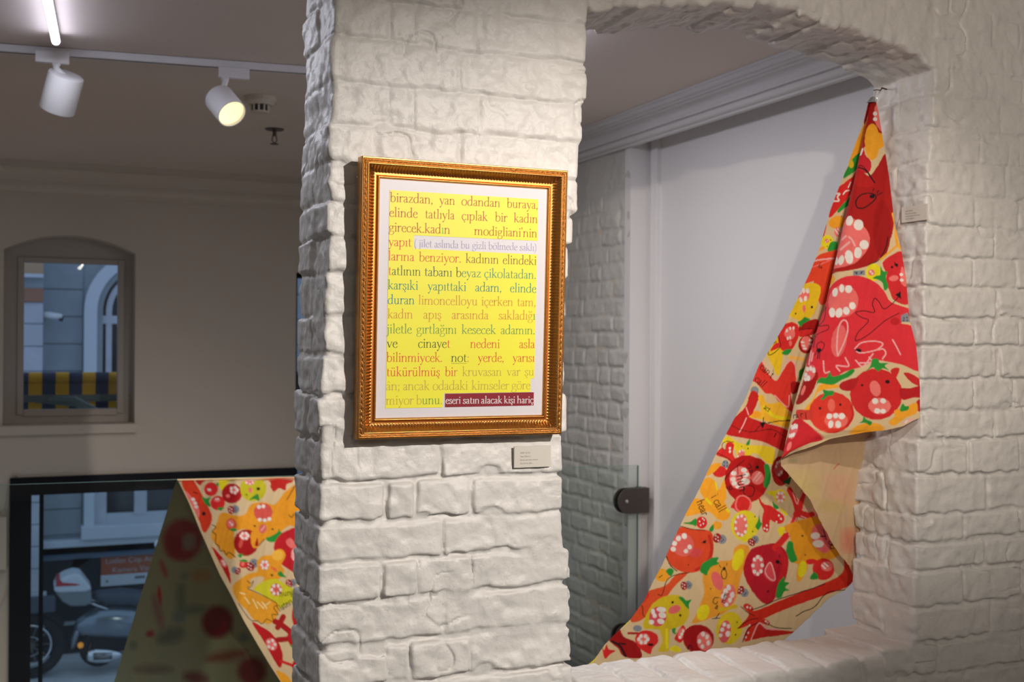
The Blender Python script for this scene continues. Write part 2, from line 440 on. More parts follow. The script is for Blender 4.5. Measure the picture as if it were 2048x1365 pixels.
# solid to the ceiling and to the cut at the far right
hidden_back = lambda c: ~((c[:, 1] > YB-.06) & (c[:, 0] > .66) & (c[:, 0] < 1.06)) & ~((c[:, 1] > YB-.06) & (c[:, 0] > 2.3))
wall_front, nb = field_to_bricks(F_, ID, org, RES, 'wall_front', M['brick'])
del crack, F_, ID, BF, core, Wx, Wy, Wz, n1, n2, n3, f1, f2
print('front wall bricks', nb)
MB().box(2.79, 3.3, YF+.004, YB, 0, CEIL).box(.575, 1.11, YF+.01, YB, 0, .625).box(1.11, 2.8, YF+.01, YB, 0, .625).build('wall_base', M['plaster'], wall_front)

# side wall of the side room: brick stretch beyond the glass rail
RES = .010
org = (2.50, YR-.004, -.02); shape = (12, 112, 262)
gx = (org[0]+np.arange(shape[0])*RES).astype(np.float32)[:, None, None]
gy = (org[1]+np.arange(shape[1])*RES).astype(np.float32)[None, :, None]
gz = (org[2]+np.arange(shape[2])*RES).astype(np.float32)[None, None, :]
n1 = vnoise(shape, org, RES, .09, 21); n2 = vnoise(shape, org, RES, .08, 22); f1 = vnoise(shape, org, RES, .03, 23)
f2 = vnoise(shape, org, RES, .02, 24)
Wx = gx+.005*n1+.002*f1; Wy = gy+.006*n2; Wz = gz+.006*n1
fade = np.clip((gz-2.15)/.25, 0, 1)
core = (XB-Wx)+(.0065-.006*fade).astype(np.float32)-.001*f1
BF = np.full(shape, 1., np.float32); ID = np.zeros(shape, np.int16); nbrick[0] = 0
zz = 0.01; i = 0
while zz < 2.40:
    hgt = .083+random.uniform(-.006, .006); yy = YR-.11*(i % 2)-random.uniform(0, .05)
    while yy < 5.72:
        ln = .225+random.uniform(-.03, .02) if random.random() < .75 else .12
        if yy+ln > YR+.02: put_brick(XB, XB+.12, yy, yy+ln, zz, zz+hgt, joint=.0, rnd=.012) if False else None
        ya, yb_ = max(yy, YR-.05)+.006, yy+ln-.006
        if yb_-ya > .04:
            nbrick[0] += 1; r = np.random.RandomState(nbrick[0])
            c = (XB+.06+r.uniform(-.004, .004), (ya+yb_)/2, zz+hgt/2); h = (.06, (yb_-ya)/2, hgt/2-.006); rd = .012
            lo = [0, max(0, int((ya-.03-org[1])/RES)), max(0, int((zz-.03-org[2])/RES))]; hi = [12, min(shape[1], int((yb_+.03-org[1])/RES)+2), min(shape[2], int((zz+hgt+.03-org[2])/RES)+2)]
            if hi[1]-lo[1] > 1 and hi[2]-lo[2] > 1:
                s = tuple(slice(lo[q], hi[q]) for q in range(3))
                qx = np.abs(Wx[s]-c[0])-h[0]+rd; qy = np.abs(Wy[s]-c[1])-h[1]+rd; qz = np.abs(Wz[s]-c[2])-h[2]+rd
                d = np.sqrt(np.maximum(qx, 0)**2+np.maximum(qy, 0)**2+np.maximum(qz, 0)**2)+np.minimum(np.maximum(qx, np.maximum(qy, qz)), 0)-rd-.0015*f2[s]
                b = BF[s]; ID[s] = np.where(d < b, nbrick[0], ID[s]); BF[s] = np.minimum(b, d)
        yy += ln
    zz += hgt; i += 1
ID = np.where(BF < core-.001, ID, 0); F_ = smin(core, BF, .008)
wall_right, nb = field_to_bricks(F_, ID, org, RES, 'wall_right', M['brick_far'])
print('side bricks', nb)
MB().box(XB+.008, XB+.3, YR+.012, 5.7, 0, CEIL).box(XB, XB+.3, 5.68, 7.3, 0, CEIL).build('wall_core', M['far_plaster'], wall_right)

# recessed part of the side wall with the tall sliding panel
pz = 2.555
sw = MB().box(X2+.02, X2+.2, -3.3, YR, 0, pz+.0)
struct('wall_side', sw, M['plaster'])
d1 = empty('door_1', (X2, YR-.1, 0)); d1['kind'] = 'structure'
ya = on(1322, 700, x=X2)[1]
MB().box(X2-.006, X2+.02, 2.56, ya, .0, pz).build('door_leaf', M['gloss_white'], d1)
MB().box(X2-.030, X2+.02, ya, ya+.055, .0, pz).build('door_stile', M['gloss_white'], d1, bevel=.003)
t3 = struct('trim_3', MB().box(XB-.002, X2+.02, YR-.004, YR+.05, 0, pz).box(X2-.012, X2+.02, ya+.055, YR, 0, pz), M['gloss_white'])
# lintel above the recess, carrying the cornice
struct('trim_4', MB().box(XB, X2+.2, -3.3, YR, pz, CEIL).box(XB-.0, X2+.05, YR, 7.2, 2.535, CEIL), M['plaster'])
def cornice(name, pts_profile, run, m):
    """profile: list of (offset from wall, z); run: two xy points and inward normal"""
    (xa, ya_), (xb, yb_), (nx_, ny_) = run
    r1 = [(xa+nx_*o, ya_+ny_*o, z) for o, z in pts_profile]; r2 = [(xb+nx_*o, yb_+ny_*o, z) for o, z in pts_profile]
    mb = MB(); mb.loft([r1, r2]); o = mb.build(name, m); o['kind'] = 'structure'
    md = o.modifiers.new('e', 'EDGE_SPLIT'); md.split_angle = .4
    return o
def arc(o0, z0, o1, z1, bulge, n=7):
    out = []
    for i in range(n+1):
        t = i/n; o = o0+(o1-o0)*t; z = z0+(z1-z0)*t; b = bulge*math.sin(PI*t)
        dx, dz = (o1-o0), (z1-z0); ll = math.hypot(dx, dz); out.append((o+b*dz/ll, z-b*dx/ll))
    return out
prof = [(0, 2.515), (.022, 2.515), (.022, 2.524)]+arc(.024, 2.524, .046, 2.546, .008)+[(.042, 2.552), (.058, 2.552), (.058, 2.560)]+arc(.060, 2.562, .088, 2.596, -.013)+[(.088, 2.604), (.104, 2.604), (.104, 2.610)]+arc(.104, 2.612, .122, 2.630, .006)+[(.128, 2.630), (.128, CEIL), (0, CEIL)]
cornice('trim_1', prof, ((XB, -3.2), (XB, 7.25), (-1, 0)), M['plaster'])
YW = 7.25
prof2 = [(0, 2.455), (.02, 2.455), (.02, 2.475)]+arc(.025, 2.475, .05, 2.52, .008)+[(.05, 2.53), (.07, 2.53)]+arc(.07, 2.535, .12, 2.60, -.015)+[(.12, 2.61), (.15, 2.61), (.15, CEIL), (0, CEIL)]
cornice('trim_2', prof2, ((-2.6, YW), (2.56, YW), (0, -1)), M['far_plaster'])

# far wall with the arched window, a second window and the shop front opening
def far_wall():
    W1 = dict(a=-.113, b=.618, z0=1.105, z1=2.135, rise=.095)
    mb = MB(); T = .34; y0, y1 = YW, YW+T
    # columns of boxes round the openings; window 1
    xw2 = 1.600; top3 = .80; xs0 = -.071
    mb.box(-2.6, W1['a'], y0, y1, -2.05, CEIL) if False else None
    mb.box(-2.6, xs0, y0, y1, -2.05, top3)
    mb.box(-2.6, W1['a'], y0, y1, top3, CEIL)
    mb.box(W1['a'], W1['b'], y0, y1, top3, W1['z0']-.055)
    mb.box(W1['b'], xw2, y0, y1, top3, CEIL)
    mb.box(xw2, 3.3, y0, y1, top3, 1.26); mb.box(xw2, 3.3, y0, y1, 2.05, CEIL)
    mb.box(2.3, 3.3, y0, y1, 1.26, 2.05)
    # head over the segmental arch
    n = 20; xa, xb = W1['a'], W1['b']; vs = []; fs = []
    for i in range(n):
        u0, u1 = i/n, (i+1)/n
        za = W1['z1']+W1['rise']*(1-(2*u0-1)**2); zb = W1['z1']+W1['rise']*(1-(2*u1-1)**2)
        mb.prism([(xa+(xb-xa)*u0, za), (xa+(xb-xa)*u1, zb), (xa+(xb-xa)*u1, CEIL), (xa+(xb-xa)*u0, CEIL)], y0, y1)
    o = struct('wall_far', mb, M['far_plaster'], fix=False)
    return W1
W1 = far_wall()
def arched_window():
    w1 = empty('window_1', (.25, YW+.2, 1.1)); w1['kind'] = 'structure'
    gxa, gxb, gza, gzb = -.003, .530, 1.185, 2.072
    yf = YW+.17
    s = (YW+.2)/YW
    mb = MB(); a, b = W1['a'], W1['b']
    # outer frame filling the arched reveal around the rectangular pane
    n = 20; poly_top = []
    for i in range(n):
        u0, u1 = i/n, (i+1)/n
        za = W1['z1']+W1['rise']*(1-(2*u0-1)**2); zb = W1['z1']+W1['rise']*(1-(2*u1-1)**2)
        mb.prism([(a+(b-a)*u0, gzb+.012), (a+(b-a)*u1, gzb+.012), (a+(b-a)*u1, zb), (a+(b-a)*u0, za)], yf, yf+.07)
    mb.box(a, gxa-.012, yf, yf+.07, W1['z0']-.02, gzb+.012); mb.box(gxb+.012, b+.0, yf, yf+.07, W1['z0']-.02, gzb+.012)
    mb.box(gxa-.012, gxb+.012, yf, yf+.07, W1['z0']-.02, gza-.012)
    mb.build('window_frame', M['win_shaded'], w1, fix=False)
    f = .03
    MB().box(gxa-.012-.025, gxa, yf-.012, yf+.06, gza-.03, gzb+.03).box(gxb, gxb+.037, yf-.012, yf+.06, gza-.03, gzb+.03).box(gxa, gxb, yf-.012, yf+.06, gzb, gzb+.03).box(gxa, gxb, yf-.012, yf+.06, gza-.04, gza).build('sash', M['win_shaded'], w1, bevel=.004)
    MB().box(gxa-.01, gxb+.01, yf+.02, yf+.028, gza-.01, gzb+.01).build('pane', M['glass'], w1)
    MB().box(a-.03, b+.012, YW-.05, YW+.2, 1.050, 1.105).build('window_sill', M['far_plaster'], w1, bevel=.004)
    w2 = empty('window_2', (1.9, YW+.2, 1.3)); w2['kind'] = 'structure'
    MB().box(1.60, 1.63, YW+.1, YW+.16, 1.26, 2.05).box(2.27, 2.30, YW+.1, YW+.16, 1.26, 2.05).box(1.6, 2.3, YW+.1, YW+.16, 2.02, 2.05).box(1.6, 2.3, YW+.1, YW+.16, 1.26, 1.29).build('window_frame', M['black_frame'], w2)
    MB().box(1.63, 2.27, YW+.12, YW+.13, 1.29, 2.02).build('pane', M['glass'], w2)
arched_window()
# shop front: black aluminium frame to the lower floor
w3 = empty('window_3', (.7, YW, -2.05)); w3['kind'] = 'structure'
MB().box(-.072, .045, YW-.03, YW+.12, -2.05, .80).box(.045, 1.61, YW-.03, YW+.12, .695, .80).box(1.56, 1.61, YW-.03, YW+.12, -2.05, .70).box(.045, 1.56, YW-.03, YW+.12, -2.05, -1.95).build('window_frame', M['black_frame'], w3, bevel=.003)
gx_ = on(82, 1150, y=YW+.05)[0]
MB().box(.045, gx_-.003, YW+.05, YW+.06, -1.95, .695).build('pane', M['glass'], w3)
MB().box(gx_+.003, 1.56, YW+.05, YW+.06, -1.95, .695).build('pane', M['glass'], w3)
MB().box(gx_-.012, gx_+.012, YW+.035, YW+.07, -1.95, .695).build('mullion', M['black_frame'], w3)

# ================================================================ FRAMED PRINT ON THE PILLAR
def onp(u, v, P, n):
    d = _R.T @ np.array([(u-1024)/FPX, -(v-682.5)/FPX, 1.]); P = np.array(P, float)-np.array([0, 0, CZ])
    return d*(P@n)/(d@n)+np.array([0, 0, CZ])
TILT = math.radians(2.2)
EX = np.array([1., 0, 0]); EZ = np.array([0, -math.sin(TILT), math.cos(TILT)]); EN = np.array([0, -math.cos(TILT), -math.sin(TILT)])
FO = np.array([.62, 2.262, 1.410])
def loc_(u, v, depth=0.):
    p = onp(u, v, FO-EN*depth, EN)-FO
    return p@EX, p@EZ
def wp(x, z, h=0.): return tuple(FO+EX*x+EZ*z+EN*h)
cs = [loc_(*q) for q in ((724, 312), (1136, 341), (1124, 867), (716, 883))]
fx0 = (cs[0][0]+cs[3][0])/2; fx1 = (cs[1][0]+cs[2][0])/2; fz0 = (cs[2][1]+cs[3][1])/2; fz1 = (cs[0][1]+cs[1][1])/2
PD = .016                                              # print lies this far behind the front lip
ci = [loc_(*q, PD) for q in ((760.4, 361.5), (1092.5, 380), (1083.6, 828.6), (753.8, 838.4))]
ix0 = (ci[0][0]+ci[3][0])/2; ix1 = (ci[1][0]+ci[2][0])/2; iz0 = (ci[2][1]+ci[3][1])/2; iz1 = (ci[0][1]+ci[1][1])/2
FW = ((ix0-fx0)+(fx1-ix1)+(iz0-fz0)+(fz1-iz1))/4
print('frame', fx0, fx1, fz0, fz1, 'inner', ix0, ix1, iz0, iz1, 'moulding', FW)
pic = empty('picture_frame', (.87, 2.26, 1.42))
tag(pic, 'ornate gold picture frame round a yellow text print, hanging on the white brick pillar', 'picture frame')
def gold(name, col, rough):
    mt = mat(name, col, rough, 1.0, bump=.12, bscale=300, bdist=.001)
    return mt
M['gold'] = gold('antique_gold', (.62, .30, .085), .34)
M['gold_band'] = gold('red_gold_band', (.66, .24, .06), .40)
# moulding profile: (offset from outer edge 0..1 of width, height over the print plane, strip)
def prof_h(t, s):
    """relief height of the moulding at width fraction t, length s (m)"""
    bead = lambda per: .0011*np.abs(np.cos(PI*s/per))
    h = np.zeros_like(t)+.0150
    h = np.where(t < .06, .014+.002*np.sin(PI*t/.06*.5), h)
    b1 = (t >= .06) & (t < .125); h = np.where(b1, .0145+(.0006+bead(.0030))*np.sin(PI*(t-.06)/.065), h)
    b2 = (t >= .125) & (t < .225); ph = s/.0125+(t-.125)*5.; tw = np.abs(np.sin(PI*ph))
    h = np.where(b2, .0145+(.0006+.0022*(tw**.6))*np.sin(PI*np.clip((t-.125)/.10, 0, 1)), h)
    b3 = (t >= .225) & (t < .285); h = np.where(b3, .0145+(.0006+bead(.0030))*np.sin(PI*(t-.225)/.06), h)
    b4 = (t >= .285) & (t < .335); h = np.where(b4, .0165, h)
    b5 = (t >= .335) & (t < .70); q = np.clip((t-.335)/.365, 0, 1)
    scoop = .0150-.0150*np.sin(q*PI*.5)
    fl = .0030*np.abs(np.sin(PI*s/.0067))*np.clip(np.sin(PI*np.clip(q, 0, 1)), 0, 1)**.5
    h = np.where(b5, scoop+fl, h)
    b6 = (t >= .70) & (t < .82); h = np.where(b6, .0008, h)
    b7 = (t >= .82); q = np.clip((t-.82)/.18, 0, 1); h = np.where(b7, .0008+.0042*np.sin(PI*np.clip(q*1.25, 0, 1))-.006*np.clip(q*5-4, 0, 1), h)
    return h
tt = np.concatenate([[0, .03, .06], np.linspace(.068, .12, 6), np.linspace(.128, .222, 9), np.linspace(.228, .282, 6), [.286, .31, .334, .336], np.linspace(.35, .70, 11), [.702, .76, .818, .83, .85, .88, .91, .94, .97, .985, 1.0]])
DEP = .030
def rail(A, B, inward):
    """one mitred side; A,B outer corners in local (x,z)"""
    A = np.array(A); B = np.array(B); L = np.linalg.norm(B-A); d = (B-A)/L
    n = int(L/.00075); s = np.linspace(0, L, n)
    T, S = np.meshgrid(tt, s); off = T*FW
    S2 = off+S/L*(L-2*off)                            # mitre
    H = prof_h(T, S2-L/2)
    X = A[0]+d[0]*S2+inward[0]*off; Z = A[1]+d[1]*S2+inward[1]*off
    V = FO+X[..., None]*EX+Z[..., None]*EZ+(H-PD)[..., None]*EN
    k = len(tt); V = V.reshape(-1, 3)
    i, j = np.meshgrid(np.arange(n-1), np.arange(k-1), indexing='ij'); a = (i*k+j).ravel()
    F = np.stack([a, a+1, a+k+1, a+k], 1)
    mid = T.reshape(n, k)[0]
    o = quads_mesh('frame_rail', V, F, M['gold'], pic)
    o.data.materials.append(M['gold_band'])
    tm = (tt[:-1]+tt[1:])/2; mi = ((tm > .70) & (tm < .84)).astype(np.int32)
    o.data.polygons.foreach_set('material_index', np.tile(mi, n-1))
    return o
rail((fx0, fz0), (fx0, fz1), (1, 0)); rail((fx1, fz0), (fx1, fz1), (-1, 0))
rail((fx0, fz0), (fx1, fz0), (0, 1)); rail((fx0, fz1), (fx1, fz1), (0, -1))
# plain sides of the moulding with two grooves
mb = MB()
def wbox(mb, x0, x1, z0, z1, h0, h1):
    P = [wp(x, z, h) for h in (h0, h1) for x, z in ((x0, z0), (x1, z0), (x1, z1), (x0, z1))]
    return mb.add(P, [(0, 1, 2, 3), (7, 6, 5, 4), (0, 4, 5, 1), (1, 5, 6, 2), (2, 6, 7, 3), (3, 7, 4, 0)])
e = .0012
for (a, b, c_, d_) in ((fx0, fx0+.012, fz0, fz1), (fx1-.012, fx1, fz0, fz1), (fx0+.012, fx1-.012, fz0, fz0+.012), (fx0+.012, fx1-.012, fz1-.012, fz1)):
    wbox(mb, a+e*0, b, c_, d_, -DEP-.004, -.0035)
mb.build('frame_side', M['gold'], pic)
mb = MB(); wbox(mb, fx0-.0012, fx1+.0012, fz0-.0012, fz1+.0012, -DEP*.55, -DEP*.42); 
mb = MB(); wbox(mb, fx0+.02, fx1-.02, fz0+.02, fz1-.02, -DEP+.002, -PD-.006).build('backing_board', mat('backing_board', (.25, .18, .11), .8), pic)
M['paper'] = mat('print_paper', lin(226, 222, 228), .42)
mb = MB(); wbox(mb, ix0-.006, ix1+.006, iz0-.006, iz1+.006, -PD-.004, -PD-.0005).build('print_sheet', M['paper'], pic)
M['yellow'] = mat('print_yellow', lin(246, 240, 62), .45); M['maroon'] = mat('print_maroon', lin(140, 20, 40), .45)
M['letter'] = mat('print_lettering', (1, 1, 1), .5, attr='paint')
c5 = lambda x, y: (680+x/4.2667, 290+y/4.2667)
c6 = lambda x, y: (680+x/4.2667, 590+y/4.2667)
def L5(x, y): return loc_(*c5(x, y), PD)
def L6(x, y): return loc_(*c6(x, y), PD)
def patch(name, pts, m, h):
    return MB().add([wp(x, z, -PD+h) for x, z in pts], [tuple(range(len(pts)))[::-1]]).build(name, m, pic, fix=False)
patch('yellow_ground', [L5(425, 385), L5(1693, 465), L5(1686, 820), L5(632, 772), L5(630, 885), L5(1682, 936), L6(1658, 712), L6(1628, 714), L6(1625, 830), L6(885, 842), L6(874, 962), L6(388, 970)], M['yellow'], .0002)
patch('maroon_ground', [L6(897, 845), L6(1654, 832), L6(1652, 945), L6(896, 960)], M['maroon'], .0002)

# --- a serif hand-drawn alphabet (x-height 1)
def stem(x, y0, y1, foot=True, flag=True, w=1.):
    s = [('l', [(x, y0), (x, y1)], w)]
    if foot: s.append(('h', [(x-.17, y0+.025), (x+.17, y0+.025)], 1))
    if flag: s.append(('h', [(x-.19, y1-.10), (x+.02, y1+.02)], 1.3))
    return s
bowl = ('s', [(.2, .72), (.36, .95), (.58, 1.0), (.80, .84), (.88, .5), (.78, .15), (.52, -.02), (.32, .02), (.2, .12)], 1)
ced = ('s', [(.44, 0), (.38, -.16), (.56, -.24), (.54, -.4), (.34, -.44)], .8)
G = {
 'a': (.80, [('s', [(.12, .78), (.20, .94), (.36, 1.0), (.52, .92), (.56, .72), (.56, .2), (.62, .03), (.78, .08)], 1), ('s', [(.56, .60), (.32, .50), (.13, .34), (.12, .14), (.24, 0), (.40, .03), (.56, .2)], .9)]),
 'b': (1.0, stem(.2, .05, 1.7, False)+[bowl]),
 'c': (.82, [('s', [(.72, .80), (.62, .96), (.46, 1.0), (.2, .83), (.1, .48), (.2, .14), (.45, -.02), (.65, .05), (.77, .2)], 1)]),
 'd': (1.03, [('s', [(.78, .86), (.62, .99), (.4, .96), (.16, .75), (.1, .42), (.22, .08), (.42, -.02), (.62, .07), (.78, .22)], 1)]+stem(.78, .04, 1.7, False)+[('h', [(.78, .05), (.98, .06)], 1)]),
 'e': (.82, [('h', [(.14, .60), (.70, .60)], 1), ('s', [(.70, .60), (.66, .87), (.45, 1.0), (.22, .86), (.1, .48), (.2, .14), (.45, -.02), (.65, .05), (.77, .2)], 1)]),
 'g': (.90, [('s', [(.42, 1.0), (.64, .88), (.68, .66), (.54, .43), (.34, .40), (.16, .54), (.14, .82), (.42, 1.0)], .9), ('h', [(.62, .92), (.90, .95)], 1.4), ('s', [(.30, .42), (.17, .28), (.24, .13), (.52, .09), (.78, 0), (.84, -.24), (.62, -.50), (.25, -.52), (.07, -.36), (.13, -.14), (.32, .08)], .8)]),
 'h': (1.08, stem(.2, 0, 1.7)+[('s', [(.2, .72), (.38, .93), (.58, 1.0), (.76, .88), (.81, .62), (.81, .3), (.81, 0)], 1), ('h', [(.64, .025), (.98, .025)], 1)]),
 'ı': (.50, stem(.26, 0, 1.0)), 'l': (.50, stem(.25, 0, 1.7)),
 'i': (.50, stem(.26, 0, 1.0)+[('d', [(.24, 1.42)], .115)]),
 'j': (.48, [('s', [(.28, 1.0), (.28, .4), (.28, -.2), (.18, -.46), (-.04, -.58)], 1), ('h', [(.09, .90), (.30, 1.02)], 1.3), ('d', [(.26, 1.42)], .115)]),
 'k': (.98, stem(.2, 0, 1.7)+[('h', [(.22, .44), (.70, .96)], 1.1), ('h', [(.55, .98), (.86, .98)], 1), ('t', [(.36, .58), (.80, .04)], 1), ('h', [(.66, .025), (1.0, .025)], 1)]),
 'm': (1.60, stem(.2, 0, 1.0)+[('s', [(.2, .72), (.38, .93), (.55, 1.0), (.72, .88), (.77, .62), (.77, .3), (.77, 0)], 1), ('h', [(.60, .025), (.94, .025)], 1), ('s', [(.77, .72), (.95, .93), (1.12, 1.0), (1.28, .88), (1.33, .62), (1.33, .3), (1.33, 0)], 1), ('h', [(1.16, .025), (1.50, .025)], 1)]),
 'n': (1.06, stem(.2, 0, 1.0)+[('s', [(.2, .72), (.38, .93), (.57, 1.0), (.75, .88), (.80, .62), (.80, .3), (.80, 0)], 1), ('h', [(.63, .025), (.97, .025)], 1)]),
 'o': (1.0, [('s', [(.5, 1.02), (.22, .88), (.1, .5), (.2, .12), (.5, -.02), (.78, .12), (.9, .5), (.80, .88), (.5, 1.02)], 1)]),
 'p': (1.02, stem(.2, -.58, 1.0)+[bowl]),
 'r': (.70, stem(.2, 0, 1.0)+[('s', [(.2, .66), (.34, .90), (.50, 1.0), (.66, .93)], 1), ('d', [(.62, .92)], .085)]),
 's': (.68, [('s', [(.55, .76), (.48, .95), (.32, 1.0), (.15, .87), (.16, .66), (.35, .52), (.54, .37), (.57, .18), (.43, .01), (.26, -.02), (.11, .06), (.08, .26)], 1)]),
 't': (.62, [('s', [(.26, 1.32), (.26, .9), (.26, .25), (.34, .02), (.60, .08)], 1), ('h', [(.05, .97), (.56, .97)], 1)]),
 'u': (1.06, [('s', [(.22, 1.0), (.22, .6), (.24, .2), (.38, .0), (.58, .03), (.78, .24)], 1), ('h', [(.04, .95), (.24, 1.0)], 1), ('l', [(.78, .04), (.78, 1.0)], 1), ('h', [(.60, .95), (.80, 1.0)], 1), ('h', [(.78, .05), (.98, .06)], 1)]),
 'v': (.94, [('t', [(.16, .98), (.48, .0)], 1.1), ('h', [(.48, .0), (.82, .98)], 1.1), ('h', [(.02, .98), (.32, .98)], 1), ('h', [(.66, .98), (.94, .98)], 1)]),
 'y': (.92, [('t', [(.14, .98), (.50, .06)], 1.1), ('h', [(.82, .98), (.50, .06), (.30, -.42)], 1.1), ('h', [(.02, .98), (.30, .98)], 1), ('h', [(.66, .98), (.94, .98)], 1), ('d', [(.18, -.48)], .11), ('h', [(.32, -.38), (.15, -.5)], 1.2)]),
 'z': (.82, [('h', [(.12, .95), (.72, .95)], 1.2), ('t', [(.70, .95), (.12, .04)], .9), ('h', [(.10, .05), (.76, .05)], 1.2), ('h', [(.12, .95), (.10, .78)], 1), ('h', [(.76, .05), (.78, .24)], 1)]),
 '.': (.42, [('d', [(.2, .08)], .115)]), ',': (.42, [('d', [(.2, .08)], .11), ('h', [(.27, .06), (.12, -.26)], 1.3)]),
 ';': (.42, [('d', [(.2, .85)], .11), ('d', [(.2, .08)], .11), ('h', [(.27, .06), (.12, -.26)], 1.3)]), ':': (.42, [('d', [(.2, .85)], .11), ('d', [(.2, .08)], .11)]),
 "'": (.34, [('d', [(.14, 1.6)], .10), ('h', [(.20, 1.58), (.08, 1.26)], 1.3)]),
 '(': (.5, [('s', [(.42, 1.7), (.18, 1.2), (.12, .6), (.18, 0), (.42, -.5)], .7)]), ')': (.5, [('s', [(.08, 1.7), (.32, 1.2), (.38, .6), (.32, 0), (.08, -.5)], .7)]),
 ' ': (.5, []),
}
def comb(b, extra): return (G[b][0], G[b][1]+extra)
G['ç'] = comb('c', [ced]); G['ş'] = comb('s', [('s', [(.34, 0), (.28, -.16), (.46, -.24), (.44, -.4), (.24, -.44)], .8)])
G['ğ'] = comb('g', [('s', [(.18, 1.58), (.24, 1.38), (.42, 1.30), (.60, 1.38), (.66, 1.58)], .9)])
G['ö'] = comb('o', [('d', [(.32, 1.40)], .10), ('d', [(.68, 1.40)], .10)]); G['ü'] = comb('u', [('d', [(.36, 1.40)], .10), ('d', [(.68, 1.40)], .10)])
G['â'] = comb('a', [('h', [(.16, 1.28), (.38, 1.55), (.60, 1.28)], 1.2)])
def crom(p, n=5):
    p = [np.array(q, float) for q in p]; 
    q = [2*p[0]-p[1]]+p+[2*p[-1]-p[-2]]; out = []
    if np.allclose(p[0], p[-1]): q[0] = p[-2]; q[-1] = p[1]
    for i in range(1, len(q)-2):
        for k in range(n):
            t = k/n; out.append(.5*((2*q[i])+(-q[i-1]+q[i+1])*t+(2*q[i-1]-5*q[i]+4*q[i+1]-q[i+2])*t*t+(-q[i-1]+3*q[i]-3*q[i+1]+q[i+2])*t**3))
    out.append(p[-1]); return out
class Letters:
    def __init__(s, thick=.142, thin=.064): s.V = []; s.F = []; s.C = []; s.thick = thick; s.thin = thin
    def ribbon(s, pts, wfun, M_, col):
        n = len(pts); b = len(s.V)
        for i, p in enumerate(pts):
            d = np.array(pts[min(i+1, n-1)])-np.array(pts[max(i-1, 0)]); l = np.hypot(*d)+1e-9; d = d/l
            hw = wfun(d)/2; nr = np.array([-d[1], d[0]])*hw
            s.V += [M_(np.array(p)+nr), M_(np.array(p)-nr)]; s.C += [col, col]
        for i in range(n-1): s.F.append((b+2*i, b+2*i+1, b+2*i+3, b+2*i+2))
    def glyph(s, ch, M_, col, bold=1.):
        T, t = s.thick*bold, s.thin*bold
        for kind, pts, w in G[ch][1]:
            if kind == 'd':
                c = np.array(pts[0]); r = w*bold**.5; b = len(s.V); k = 8
                for j in range(k): s.V.append(M_(c+r*np.array([math.cos(2*PI*j/k), math.sin(2*PI*j/k)]))); s.C.append(col)
                s.F += [(b, b+1, b+2, b+3), (b, b+3, b+4, b+7), (b+4, b+5, b+6, b+7)]
                continue
            if kind == 's': P = crom(pts); wf = lambda d: (t+(T-t)*abs(d[1])**1.3)*w
            elif kind == 'l': P = pts; wf = lambda d: T*w
            elif kind == 't': P = pts; wf = lambda d: T*w
            else: P = pts; wf = lambda d: t*w
            s.ribbon(P, wf, M_, col)
    def word(s, txt, A, B, xh, cols, up=None, bold=1., h=.0004):
        """A,B local start/end of the word on its baseline"""
        A = np.array(A); B = np.array(B); adv = sum(G[c][0] for c in txt); adv2 = adv-.12
        sx = np.linalg.norm(B-A)/adv2; d = (B-A)/np.linalg.norm(B-A); upv = np.array([-d[1]*0, 1.])
        x = -.06
        for i, c in enumerate(txt):
            col = cols[i] if isinstance(cols, list) else cols
            M_ = lambda p, x=x: tuple(FO+EX*(A[0]+d[0]*(x+p[0])*sx)+EZ*(A[1]+d[1]*(x+p[0])*sx+p[1]*xh)+EN*(-PD+h))
            s.glyph(c, M_, col, bold); x += G[c][0]
RB = lin(190, 78, 40); RED = lin(226, 84, 56); GD = lin(84, 100, 60); TEAL = lin(52, 140, 130); TL2 = lin(80, 150, 120); GRN = lin(112, 160, 78)
OR = lin(218, 148, 62); LY = lin(206, 180, 74); BR = lin(150, 96, 48); DG = lin(66, 92, 44); LAV = lin(192, 186, 216); BL = lin(40, 136, 146)
lt = Letters(); XH = .0119
def line(Lf, xa, ya, xb, yb, words, xh=XH, bold=1., h=.0004):
    for txt, a, b, col in words:
        f = lambda x: ya+(yb-ya)*(x-xa)/(xb-xa)
        lt.word(txt, Lf(a, f(a)), Lf(b, f(b)), xh, col, bold=bold, h=h)
line(L5, 428, 485, 1688, 547, [('birazdan,', 428, 792, RB), ('yan', 850, 980, RB), ('odandan', 1038, 1365, RB), ('buraya,', 1425, 1688, RB)])
line(L5, 422, 612, 1685, 668, [('elinde', 422, 660, RB), ('tatlıyla', 727, 975, RB), ('çıplak', 1040, 1258, RB), ('bir', 1325, 1425, RB), ('kadın', 1485, 1685, RB)])
line(L5, 418, 738, 1680, 790, [('girecek.kadın', 418, 938, [RB]*11+[lin(90, 200, 110)]+[RB]), ("modigliani'nin", 1147, 1680, RB)])
line(L5, 415, 862, 1675, 903, [('yapıt', 415, 608, RED)])
line(L5, 635, 868, 1675, 904, [('( jilet aslında bu gizli bölmede saklı)', 637, 1675, LAV)], xh=XH*.80, h=.0003)
line(L5, 412, 985, 1675, 1025, [('larına', 412, 632, RED), ('benziyor.', 676, 1032, RED), ('kadının', 1075, 1352, BR), ('elindeki', 1390, 1675, BR)])
line(L5, 413, 1110, 1672, 1144, [('tatlının', 413, 688, [RED]+[GD]*7), ('tabanı', 722, 955, GD), ('beyaz', 990, 1200, [GD]+[TL2]*4), ('çikolatadan.', 1232, 1672, TL2)])
line(L5, 410, 1232, 1672, 1262, [('karşıki', 410, 665, TEAL), ('yapıttaki', 750, 1075, TEAL), ('adam,', 1155, 1378, TEAL), ('elinde', 1452, 1672, TEAL)])
